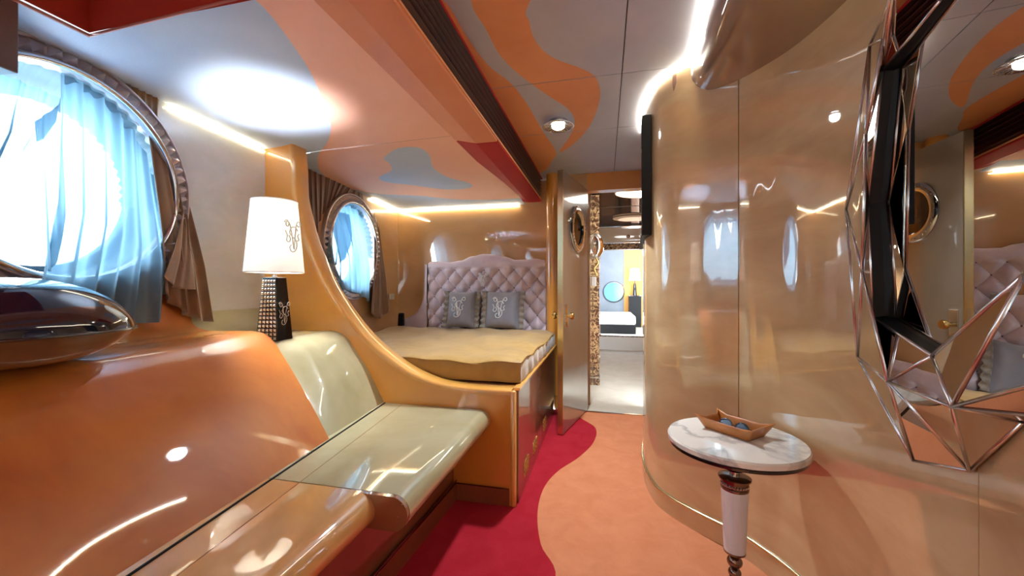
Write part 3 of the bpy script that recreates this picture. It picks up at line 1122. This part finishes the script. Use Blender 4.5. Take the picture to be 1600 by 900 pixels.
# ------------------------------------------------------------------ table lamp
LX, LY, LZ = -1.567, 1.62, .897
lamp = thing('table_lamp', (LX, LY, LZ), 'white shade lamp on a tapered black studded base on the bench shelf', 'lamp')
aL = math.radians(6)
ex, ey = Vector((math.cos(aL), math.sin(aL), 0)), Vector((-math.sin(aL), math.cos(aL), 0))
LC0 = Vector((LX, LY, LZ))


def fru(h0, w0, h1, w1):
    b = B()
    vs = [LC0 + ex * (sx * w) + ey * (sy * w) + Vector((0, 0, h)) for h, w in ((h0, w0), (h1, w1)) for sx, sy in ((-1, -1), (1, -1), (1, 1), (-1, 1))]
    b.add(vs, [(3, 2, 1, 0), (4, 5, 6, 7)] + [(k, (k + 1) % 4, 4 + (k + 1) % 4, 4 + k) for k in range(4)])
    return b


fru(0, .056, .305, .036).build('base', BLACKG, lamp, bevel=.003)
b = B()
for j in range(15):
    for i in range(5):
        h = .014 + j * .0193
        w = .056 - .02 * h / .305
        u = (-.8 + .4 * i) * w * .95
        cpt = LC0 - ey * (w + .001) + ex * u + Vector((0, 0, h))
        s_ = w * .15
        b.add([cpt - ex * s_ - Vector((0, 0, .0075)), cpt + ex * s_ - Vector((0, 0, .0075)), cpt + ex * s_ + Vector((0, 0, .0075)), cpt - ex * s_ + Vector((0, 0, .0075)), cpt - ey * .007],
              [(0, 1, 4), (1, 2, 4), (2, 3, 4), (3, 0, 4)])
sg = b.build('stud_grid', CHROME, lamp)
sg['kind'] = 'stuff'
monogram('base_monogram', lamp, LC0 + ex * .0475 + Vector((0, 0, .13)), ey, (0, 0, 1), .11, SILVER, ex, .02)
B().lathe([(.012, .305), (.012, .312), (.006, .314), (.006, .335), (.014, .340), (.018, .352), (.006, .356), (.006, .44)], LC0, 20).build('stem', CHROME, lamp, smooth=True, angle=40)
B().ball(LC0 + Vector((0, 0, .50)), .033, 10, sc=(1, 1, 1.3)).build('bulb', BULB, lamp, smooth=True)
b = B()
b.lathe([(.130, .328), (.100, .675)], LC0, 48, caps=False)
sh = b.build('shade', SHADE, lamp, smooth=True)
for r_, z_ in ((.130, .328), (.100, .675)):
    B().tube([LC0 + Vector((r_ * math.cos(2 * PI * k / 48), r_ * math.sin(2 * PI * k / 48), z_)) for k in range(48)], .002, 5, closed=True).build('shade_rim', SILVER if z_ < .5 else WHITE, sh, smooth=True)
# printed monogram: hugging the shade
aM = math.radians(-8)
nM = Vector((math.cos(aM), math.sin(aM), 0))
monogram('shade_monogram', sh, LC0 + nM * .1185 + Vector((0, 0, .50)), Vector((-math.sin(aM), math.cos(aM), 0)) * .8, (-nM.x * .08, -nM.y * .08, 1), .15, mat('grey_thread', 'b8b4a4', rough=.7), nM, .018)
ld = bpy.data.lights.new('lamp_bulb_light', 'POINT')
ld.energy = 22 * LAMP
ld.color = (.9, .95, 1)
ld.shadow_soft_size = .035
lo = bpy.data.objects.new('lamp_bulb_light', ld)
COL.objects.link(lo)
lo.location = LC0 + Vector((0, 0, .50))

# ------------------------------------------------------------------ lens-shaped vessel on the shelf
BC = Vector((-1.50, .70, .947))
b = B()
rx, ry = .22, .25
up_ = [(q, .085 + .145 * (1 - q ** 2.2) ** .6) for q in (1.0, .985, .95, .88, .78, .65, .5, .3, .15, .001)]
lo_ = [(1.0, .085), (.9, .055), (.75, .03), (.55, .010), (.35, .002), (.2, .0), (.001, .0)]


def vessel(pr, name, m, parent):
    b = B()
    pr = smooth_poly([(a, c, 0) for a, c in pr], 3, False)
    b.grid(lambda u, v: BC + Vector((rx * pr[round(v * (len(pr) - 1))].x * math.cos(2 * PI * u), ry * pr[round(v * (len(pr) - 1))].x * math.sin(2 * PI * u), pr[round(v * (len(pr) - 1))].y)), 64, len(pr) - 1, cu=True)
    return b.build(name, m, parent, smooth=True)


ves = thing('glazed_vessel', BC, 'glossy midnight blue lens-shaped ceramic vessel on the bench shelf', 'vessel')
vessel(up_, 'upper_shell', BLUEV, ves)
vessel(lo_, 'lower_shell', mat('bronze_glaze', '4a3226', '5a4030', rough=.1, coat=1, coat_ior=2, scale=3), ves)
B().tube([BC + Vector((rx * 1.002 * math.cos(2 * PI * k / 64), ry * 1.002 * math.sin(2 * PI * k / 64), .085)) for k in range(64)], .005, 6, closed=True).build('rim_seam', mat('dark_seam_glaze', '241a1c', rough=.1, coat=1), ves, smooth=True)

# ------------------------------------------------------------------ side table and tray
TX, TY, TZ = .456, 1.576, .6126
tb = thing('side_table', (TX, TY, 0), 'round white marble side table with white cone leg by the curved wall', 'table')
TC = Vector((TX, TY, 0))
B().lathe([(.215, TZ - .026), (.225, TZ - .02), (.225, TZ - .006), (.220, TZ)], TC, 72).build('marble_top', MARB, tb, smooth=True, angle=35)
B().lathe([(.205, TZ - .037), (.219, TZ - .035), (.219, TZ - .0265), (.1, TZ - .0262)], TC, 72).build('under_plate', BLACKG, tb, smooth=True, angle=35)
B().lathe([(.028, .495), (.036, .51), (.044, .54), (.046, TZ - .038)], TC, 32).build('cup', BRONZE, tb, smooth=True, angle=40)
B().lathe([(.016, .474), (.016, .495)], TC, 24).build('neck', CHROME, tb, smooth=True, angle=40)
B().lathe([(.04, .462), (.054, .465), (.054, .470), (.04, .474)], TC, 40).build('flange', BRONZE, tb, smooth=True, angle=30)
b = B().lathe([(.043, .425), (.046, .428), (.046, .434), (.041, .437), (.041, .452), (.046, .455), (.046, .462)], TC, 40)
cr = b.build('collar', BRONZE, tb, smooth=True, angle=30)
b = B()
for k in range(26):
    a = 2 * PI * k / 26
    b.ball(TC + Vector((.0425 * math.cos(a), .0425 * math.sin(a), .4445)), .005, 5)
st = b.build('crystal_band', CHROME, cr)
st['kind'] = 'stuff'
b = B()


def cone(u, v):
    r0 = .0345 + (.0445 - .0345) * v
    ph = u * 22 * 2 * PI
    dz = .0009 * math.sin(ph + v * 60) * math.sin(ph - v * 60)
    r0 += dz
    return TC + Vector((r0 * math.cos(2 * PI * u), r0 * math.sin(2 * PI * u), .205 + .222 * v))


b.grid(cone, 176, 60, cu=True)
b.build('cone_leg', mat('white_quilted_lacquer', 'dcdae0', rough=.25, coat=.5), tb, smooth=True)
B().lathe([(.02, .198), (.036, .200), (.036, .206), (.02, .207)], TC, 32).build('cone_foot_ring', BRONZE, tb, smooth=True, angle=30)
B().lathe([(.012, .185), (.016, .198)], TC, 20).build('neck', BRONZE, tb, smooth=True)
for z, r_ in ((.165, .026), (.125, .022), (.085, .028)):
    B().ball(TC + Vector((0, 0, z)), r_, 10, sc=(1, 1, .85)).build('leg_bead', BRONZE, tb, smooth=True)
B().lathe([(.11, 0), (.11, .012), (.06, .025), (.02, .04), (.014, .07)], TC, 40).build('foot', BRONZE, tb, smooth=True, angle=40)

tr_ = [onz(1102, 668, TZ), onz(1169, 690, TZ)]
dl = (tr_[1] - tr_[0])
L_ = dl.length
tx = dl.normalized()
ty = Vector((-tx.y, tx.x, 0))
tw = .10
tray = thing('leather_tray', tr_[0] + tx * L_ / 2 + ty * tw / 2, 'tan leather valet tray with pinched corners on the marble table', 'tray')
t0 = tr_[0] + Vector((0, 0, .001))
fl_, hgt = .018, .038


def tp(a, c, k):
    # k: 0 bottom, 1 rim; corners pinched outward and up
    return t0 + tx * a + ty * c + Vector((0, 0, k))


bot = [tp(0, 0, 0), tp(L_, 0, 0), tp(L_, tw, 0), tp(0, tw, 0)]
rimc = [tp(-fl_ * 1.6, -fl_ * 1.2, hgt + .010), tp(L_ + fl_ * 1.6, -fl_ * 1.2, hgt + .010), tp(L_ + fl_ * 1.6, tw + fl_ * 1.2, hgt + .010), tp(-fl_ * 1.6, tw + fl_ * 1.2, hgt + .010)]
B().add(bot, [(0, 1, 2, 3)]).build('base', LEATI, tray, solid=.003)
for k in range(4):
    a, c = bot[k], bot[(k + 1) % 4]
    A, C = rimc[k], rimc[(k + 1) % 4]
    b = B()
    nrm = ((A + C) / 2 - (a + c) / 2)
    nrm.z = 0
    nrm.normalize()

    def wl(u, v):
        lo2 = a.lerp(c, u)
        e = min(u, 1 - u)
        pin = max(0, 1 - e / .12)
        hi = a.lerp(c, u) + nrm * fl_ * .5 + Vector((0, 0, hgt))
        hi = hi.lerp(A.lerp(C, u), pin ** 1.5)
        return lo2.lerp(hi, v)
    b.grid(wl, 24, 6)
    b.build('side', LEATH, tray, solid=.0035, smooth=True)
# spectacles in the tray
sp = thing('spectacles', tp(L_ / 2, tw / 2, .003), 'dark rimmed spectacles lying in the leather tray', 'spectacles')
for cx in (-.03, .03):
    cc = tp(L_ * .5 + cx, tw * .5, .022)
    B().tube([cc + tx * (.024 * math.cos(t)) + ty * (.008 * math.sin(t)) + Vector((0, 0, .015 * math.sin(t))) for t in [2 * PI * k / 20 for k in range(20)]], .0025, 6, closed=True).build('lens_rim', BLACKG, sp, smooth=True)
    B().add([cc + tx * (.023 * math.cos(t)) + ty * (.008 * math.sin(t)) + Vector((0, 0, .014 * math.sin(t))) for t in [2 * PI * k / 20 for k in range(20)]], [list(range(20))]).build('lens', BLACKG, sp)
    B().tube([cc + tx * (.024 if cx > 0 else -.024), cc + tx * (.024 if cx > 0 else -.024) + ty * .03 + Vector((0, 0, -.008)), tp(L_ * .5 - cx * .6, tw * .85, .008)], .002, 5).build('temple', BLACKG, sp, smooth=True)
B().tube([tp(L_ * .5 - .008, tw * .5, .026), tp(L_ * .5, tw * .5, .030), tp(L_ * .5 + .008, tw * .5, .026)], .002, 5).build('bridge', CHROME, sp)

# ------------------------------------------------------------------ television edge-on at the curved wall
tv = thing('television', (.23, 2.7, 1.44), 'flat black television mounted high on the curved wall beside the doorway', 'television')
tt = Vector((.052, .8, 0)).normalized()
tn = Vector((-tt.y, tt.x, 0))
c0 = Vector((.233, 2.30, 1.775)) + tt * .42 + tn * .008
B().obox(c0, tt * .42, tn * .026, (0, 0, .333)).build('housing', BLACKM, tv, bevel=.004)
B().obox(c0 + tn * .0265, tt * .405, tn * .0012, (0, 0, .318)).build('screen', BLACKG, tv)
B().tube([c0 - tt * .40 + tn * .03 + Vector((0, 0, .16)), c0 - tt * .418 + tn * .022 + Vector((0, 0, .11))], .0025, 5).build('aerial', CHROME, tv)
B().obox(c0 - tn * .035, tt * .12, tn * .02, (0, 0, .12)).build('bracket', BLACKM, tv)

# ------------------------------------------------------------------ faceted mirror
YC, ZC, XM = .93, 1.36, .737


def onX(x, y, X):
    r = ray(x, y)
    return Vector((0, 0, HC)) + r * (X / r.x)


def vis(x, y, p):               # a vertex standing p off the wall, as (dY, dz)
    q = onX(x, y, XM - p)
    return ((q.y - YC, q.z - ZC), p)


NR = [vis(1456, 556, .10), vis(1364, 496, .078), vis(1356, 318, .074), vis(1380, 110, .076), vis(1470, 0, .09), ((-.12, .38), .11), ((-.33, .30), .135), ((-.40, -.02), .14), vis(1600, 429, .115)]
MR = [vis(1387, 596, .118), vis(1347, 422, .098), vis(1353, 209, .098), vis(1380, 60, .10), ((.10, .50), .12), ((-.18, .52), .13), ((-.42, .36), .14), ((-.47, -.03), .15), ((-.30, -.30), .14), vis(1487, 636, .125)]
OR = [vis(1427, 720, .012), vis(1340, 558, .004), vis(1322, 327, .002), vis(1359, 71, .006), ((.16, .66), .012), ((-.2, .68), .02), ((-.47, .50), .03), ((-.55, .0), .05), ((-.40, -.36), .05), vis(1598, 660, .02), vis(1515, 736, .012)]


def MP(d, p):
    return Vector((XM - p, YC + d[0], ZC + d[1]))


mir = thing('faceted_mirror', (XM, YC, .73), 'large faceted wall mirror with silver edged triangular bevels on the curved wall', 'mirror')


def ang(d):
    return math.atan2(d[1], d[0])


def ringtri(A, Bq):
    """triangles between two closed rings sorted by angle"""
    A = sorted(A, key=lambda q: ang(q[0]))
    Bq = sorted(Bq, key=lambda q: ang(q[0]))
    i = j = 0
    out = []
    na, nb = len(A), len(Bq)
    while i < na or j < nb:
        a, c = A[i % na], Bq[j % nb]
        ta = ang(A[(i + 1) % na][0]) + (2 * PI if i + 1 >= na else 0)
        tb_ = ang(Bq[(j + 1) % nb][0]) + (2 * PI if j + 1 >= nb else 0)
        if j >= nb or (i < na and ta <= tb_):
            out.append((a, A[(i + 1) % na], c))
            i += 1
        else:
            out.append((a, Bq[(j + 1) % nb], c))
            j += 1
    return out


segs = set()
for tri in ringtri(NR, MR) + ringtri(MR, OR):
    ps = [MP(*q) for q in tri]
    c = sum(ps, Vector()) / 3
    qs = [p + (c - p) * .02 for p in ps]
    b = B()
    b.add(qs + [q + Vector((.004, 0, 0)) for q in qs], [(0, 1, 2), (5, 4, 3), (0, 3, 4, 1), (1, 4, 5, 2), (2, 5, 3, 0)])
    b.build('facet', MIRROR, mir)
    for k in range(3):
        e = tuple(sorted((tri[k], tri[(k + 1) % 3])))
        segs.add(e)
b = B()
for a, c in sorted(segs):
    b.tube([MP(*a) + Vector((-.0005, 0, 0)), MP(*c) + Vector((-.0005, 0, 0))], .0034, 6)
b.build('edge_beading', SILVER, mir, smooth=True)
inn2 = [((d[0] * .97, d[1] * .98), .080 - d[0] * .098) for d, p in NR]
nn = len(NR)
b = B()
b.add([MP(*q) for q in inn2], [list(range(nn))])
b.build('centre_glass', MIRROR, mir)
b = B()
b.add([MP(d, p - .002) for d, p in NR] + [MP(d, p - .004) for d, p in inn2], [(k, (k + 1) % nn, nn + (k + 1) % nn, nn + k) for k in range(nn)])
b.build('inner_return', BLACKM, mir)
b = B()
no = len(OR)
b.add([MP((d[0] * .99, d[1] * .99), p - .004) for d, p in OR] + [MP((d[0] * .9, d[1] * .9), -.02) for d, p in OR], [(k, (k + 1) % no, no + (k + 1) % no, no + k) for k in range(no)] + [list(range(no))])
b.build('backing', BLACKM, mir)

# ------------------------------------------------------------------ downlights


def downlight(x, y, z, label, en):
    t = thing('downlight', (x, y, z), label, 'ceiling light', 'downlights in the cabin ceiling')
    c = Vector((x, y, z))
    B().lathe([(.05, -.001), (.062, -.004), (.062, -.012), (.05, -.016)], c, 40, caps=False).build('collar', SILVER, t, smooth=True, angle=40)
    b = B()
    b.lathe([(.046, -.016), (.075, -.028), (.098, -.036), (.101, -.041), (.096, -.043), (.06, -.036), (.042, -.034)], c, 48, caps=False)
    b.build('glass_flange', CHROME, t, smooth=True, angle=40)
    b = B()
    for k in range(24):
        a = 2 * PI * k / 24
        d = Vector((math.cos(a), math.sin(a), 0))
        b.tube([c + d * .055 + Vector((0, 0, -.036)), c + d * .094 + Vector((0, 0, -.0435))], .0022, 4)
    b.build('flange_ribs', SILVER, t)
    b = B()
    b.lathe([(.042, -.034), (.040, -.046), (.030, -.054), (.015, -.058), (.002, -.059)], c, 32, caps=False)
    b.build('lens', BULB, t, smooth=True)
    ld = bpy.data.lights.new('downlight_beam', 'SPOT')
    ld.energy = en * LAMP
    ld.spot_size = math.radians(112)
    ld.spot_blend = .7
    ld.shadow_soft_size = .05
    ld.color = (.78, .9, 1)
    lo = bpy.data.objects.new('downlight_beam', ld)
    COL.objects.link(lo)
    lo.location = c + Vector((0, 0, -.07))
    return t


downlight(-.295, 2.58, ZR, 'ribbed chrome downlight glowing in the orange patch of ceiling before the door', 9)
downlight(.2, -1.2, ZR, 'added ribbed chrome downlight, unseen, in the ceiling at the rear of the cabin', 8)  # unseen lamp, added to light the cabin from behind the camera
downlight(-.45, -1.75, ZR, 'added ribbed chrome downlight, unseen, in the ceiling close to the rear wall', 8)  # second unseen lamp, likewise added for its light

# ------------------------------------------------------------------ open door
hinge, free = Vector((-.155, 3.80, 0)), Vector((-.316, 3.10, 0))
dd = (hinge - free)
DW = dd.length
du = dd.normalized()
dn = Vector((du.y, -du.x, 0))        # towards the passage side facing the camera
door = thing('cabin_door', hinge, 'open taupe lacquer cabin door with small round port and brass knob', 'door')
c = (hinge + free) / 2 - dn * .022
B().obox(c + Vector((0, 0, 1.04)), du * (DW / 2), dn * .021, (0, 0, 1.03)).build('leaf', DOORM, door)
B().obox(free - dn * .022 - du * .002 + Vector((0, 0, 1.04)), du * .003, dn * .0225, (0, 0, 1.031)).build('edge_strip', BRASSL, door)
pc = c + dn * .022 - du * .0 + Vector((0, 0, 1.655))
pv = B()
ring_ = [(.135, 0), (.195, 0), (.198, .01), (.19, .02), (.165, .026), (.145, .022), (.135, .008)]
b = B().lathe(ring_, pc, 56, ax=dn, caps=False)
pr_ = b.build('port_frame', CHROME, door, smooth=True, angle=40)
B().lathe([(.137, .004), (.02, .006)], pc, 48, ax=dn).build('port_glass', RUBB, pr_, smooth=True, angle=30)
for k in range(36):
    a = 2 * PI * k / 36
    B().ball(pc + du * (.18 * math.cos(a)) + Vector((0, 0, .18 * math.sin(a))) + dn * .022, .006, 5).build('rivet', CHROME, pr_)
kc = free + du * .06 + Vector((0, 0, .93))
hs = B().obox(kc + dn * .003, du * .03, dn * .004, (0, 0, .09)).build('lock_plate', CHROME, door, bevel=.002)
B().lathe([(.012, 0), (.012, .03), (.026, .036), (.03, .05), (.026, .062), (.01, .066)], kc + dn * .006 + Vector((0, 0, .0)), 24, ax=dn).build('knob', BRASS, door, smooth=True, angle=40)
B().lathe([(.012, 0), (.012, .03), (.026, .036), (.03, .05), (.026, .062), (.01, .066)], kc - dn * .044, 24, ax=-dn).build('knob', BRASS, door, smooth=True, angle=40)
B().lathe([(.018, 0), (.018, .008), (.012, .01)], kc + dn * .006 + Vector((0, 0, -.07)), 20, ax=dn).build('key_rose', BRASS, door, smooth=True, angle=40)
B().obox(free - dn * .022 - du * .0055 + Vector((0, 0, .93)), du * .001, dn * .012, (0, 0, .10)).build('lock_face', SILVER, door)

# ------------------------------------------------------------------ passage beyond the door
struct(B().box(-.4, 1.6, 3.755, 7.62, -.02, -.001).build('floor_passage', CWHT))
tag(B().box(-.165, .42, 3.745, 3.765, -.01, .006).build('threshold_strip', BRONZE, org=(.1, 3.75, 0)), 'thin metal threshold strip between red carpet and cream passage', 'threshold')
struct(B().box(-.20, -.14, 3.97, 7.7, 0, 2.3).build('wall_passage_left', mat('passage_lacquer', '9a7c58', 'a88a64', scale=2, coat=1, coat_ior=2, rough=.2)))
struct(B().box(.95, 1.0, 3.97, 7.7, 0, 2.3).build('wall_passage_right', MATS['honey_lacquer']))
struct(B().box(-.2, 1.0, 3.97, 7.7, 2.26, 2.3).build('ceiling_passage', MIRROR))
for i, (yy, dx) in enumerate(((4.9, .075), (6.3, .06))):
    pil = thing('marble_pilaster', (-.10, yy, 0), ['polished brown marble pilaster nearer the cabin door in the passage', 'polished brown marble pilaster deeper in the passage'][i], 'pilaster')
    B().box(-.138, -.138 + dx, yy - .10, yy + .10, .09, 2.25).build('shaft', BURL, pil)
    B().box(-.138, -.132 + dx, yy - .105, yy + .105, 0, .08).build('base', BURL, pil)
    B().box(-.138, -.135 + dx, yy - .103, yy + .103, .081, .089).build('base_bead', CHROME, pil)
b = thing('dome_fitting', (-.14, 4.35, 1.6), 'chrome half-dome fitting with a curled arm in the passage', 'wall lamp')  # chrome half-dome with curled arm and white box below
B().ball((-.10, 4.35, 1.60), .12, 12, sc=(.75, .9, 1.15)).build('dome', CHROME, b, smooth=True)
B().tube(smooth_poly([(-.10, 4.35, 1.48), (-.07, 4.35, 1.42), (-.11, 4.35, 1.36), (-.08, 4.35, 1.28)], 5, False), .012, 8).build('arm', BRASS, b, smooth=True)
B().box(-.138, -.09, 4.31, 4.40, 1.17, 1.27).build('switch_box', WHITE, b, bevel=.005)
# bulkhead at the end with raised sill and rounded opening
YE = 7.62
dl_ = onY(937, 520, YE).x
op = [(dl_, .27), (1.05, .27), (1.05, 1.86), (dl_, 1.86)]


def rrect(x0, x1, z0, z1, r, n=6):
    out = []
    for cx, cz, a0 in ((x1 - r, z1 - r, 0), (x0 + r, z1 - r, PI / 2), (x0 + r, z0 + r, PI), (x1 - r, z0 + r, 1.5 * PI)):
        for k in range(n + 1):
            a = a0 + PI / 2 * k / n
            out.append((cx + r * math.cos(a), cz + r * math.sin(a)))
    return out


hole = rrect(dl_, .85, .27, 1.86, .06)
rm = region_mesh([(-.14, .24), (.95, .24), (.95, 1.98), (-.14, 1.98)], [hole], [], lambda a, c: (a, YE, c))
struct(rm.build('wall_passage_end', BURL))
tag(B().tube([(p[0], YE - .008, p[1]) for p in hole], .012, 8, closed=True).build('opening_bead', SILVER, smooth=True, org=(.4, YE, .27)), 'rounded silver bead framing the opening at the passage end', 'trim')
struct(B().box(-.14, .95, YE - .01, YE + .02, 0, .238).build('trim_sill', WHITE))
struct(B().box(-.14, .95, YE - .02, YE + .02, 1.985, 2.26).build('trim_passage_header', mat('header_lacquer', 'a89478', coat=1, coat_ior=2, rough=.25)))
tag(B().lathe([(.035, 0), (.03, .02), (.012, .03)], (.42, YE - .02, 2.1), 20, ax=(0, -1, 0)).build('bell_push', BRONZE, smooth=True, org=(.42, YE, 2.1)), 'small round bronze fitting above the passage end opening', 'fitting')
# mirrored transom and ceiling disc nearer the door
tag(B().box(-.138, .94, 5.6, 5.63, 1.99, 2.255).build('mirrored_transom', RUBB, org=(.4, 5.6, 1.99)), 'bronze mirrored transom spanning the passage', 'transom')
cd = thing('ceiling_disc', (.38, 4.75, 2.255), 'round glowing ceiling disc in the passage', 'ceiling light')
B().lathe([(.26, 0), (.26, -.012), (.24, -.02)], (.38, 4.75, 2.255), 48).build('diffuser', DISC, cd, smooth=True, angle=30)
B().tube([(.38 + .265 * math.cos(2 * PI * k / 48), 4.75 + .265 * math.sin(2 * PI * k / 48), 2.246) for k in range(48)], .009, 6, closed=True).build('rim', BRASS, cd, smooth=True)
for yy, en in ((4.75, .15), (6.6, .15)):
    ld = bpy.data.lights.new('passage_light', 'AREA')
    ld.shape = 'DISK'
    ld.size = .4
    ld.energy = en * LAMP
    ld.color = (1, .96, .9)
    lo = bpy.data.objects.new('passage_light', ld)
    COL.objects.link(lo)
    lo.location = (.4, yy, 2.22)
# the far cabin
struct(B().box(-1.0, 2.2, YE + .03, 10.4, .18, .2).build('floor_far_cabin', CWHT))
struct(B().box(-1.0, .47, 10.4, 10.44, .2, 2.3).build('wall_far_cabin', BLUW))
struct(B().box(.47, 2.2, 10.38, 10.44, .2, 2.3).build('wall_far_cabin_amber', AMBER))
struct(B().box(-1.0, 2.2, YE + .03, 10.4, 2.28, 2.3).build('ceiling_far_cabin', GRY))
struct(B().box(-1.02, -1.0, YE + .03, 10.4, .2, 2.3).build('wall_far_cabin_left', BLUW))
struct(B().box(2.2, 2.22, YE + .03, 10.4, .2, 2.3).build('wall_far_cabin_right', BLUW))
fw = thing('porthole', (.22, 10.39, 1.05), 'round blue porthole on the wall of the cabin beyond the passage', 'porthole')
B().lathe([(.26, 0), (.27, .02), (.24, .03)], (.22, 10.395, 1.05), 40, ax=(0, -1, 0), caps=False).build('frame', SILVER, fw, smooth=True)
B().lathe([(.25, .004), (.02, .006)], (.22, 10.395, 1.05), 40, ax=(0, -1, 0)).build('pane', mat('blue_pane', '5a90b8', rough=.1, emit='5a90b8', estr=.1), fw)
ns = thing('nightstand', (.72, 10.2, .2), 'dark nightstand in the cabin beyond the passage', 'nightstand')
B().box(.58, .86, 10.05, 10.37, .2, .95).build('body', BLACKM, ns)
B().box(.56, .88, 10.03, 10.375, .95, .97).build('top', BLACKG, ns)
fl2 = thing('table_lamp', (.72, 10.2, .97), 'small glowing lamp on the dark nightstand in the cabin beyond the passage', 'lamp')
B().lathe([(.05, 0), (.03, .3), (.012, .32), (.012, .4)], (.72, 10.2, .97), 20).build('base', BLACKG, fl2, smooth=True, angle=40)
B().lathe([(.14, .36), (.11, .66)], (.72, 10.2, .97), 32, caps=False).build('shade', FARL, fl2, smooth=True)
fb = thing('bed', (.4, 9.3, .2), 'low white bed in the cabin beyond the passage', 'bed')
B().box(-.3, .62, 8.5, 9.9, .2, .38).build('base', BLACKM, fb)
B().box(-.3, .62, 8.5, 9.9, .385, .58).build('mattress', WHITE, fb, bevel=.04)
ld = bpy.data.lights.new('far_cabin_light', 'POINT')
ld.energy = 2.2 * LAMP
ld.shadow_soft_size = .15
lo = bpy.data.objects.new('far_cabin_light', ld)
COL.objects.link(lo)
lo.location = (.6, 9.0, 2.0)
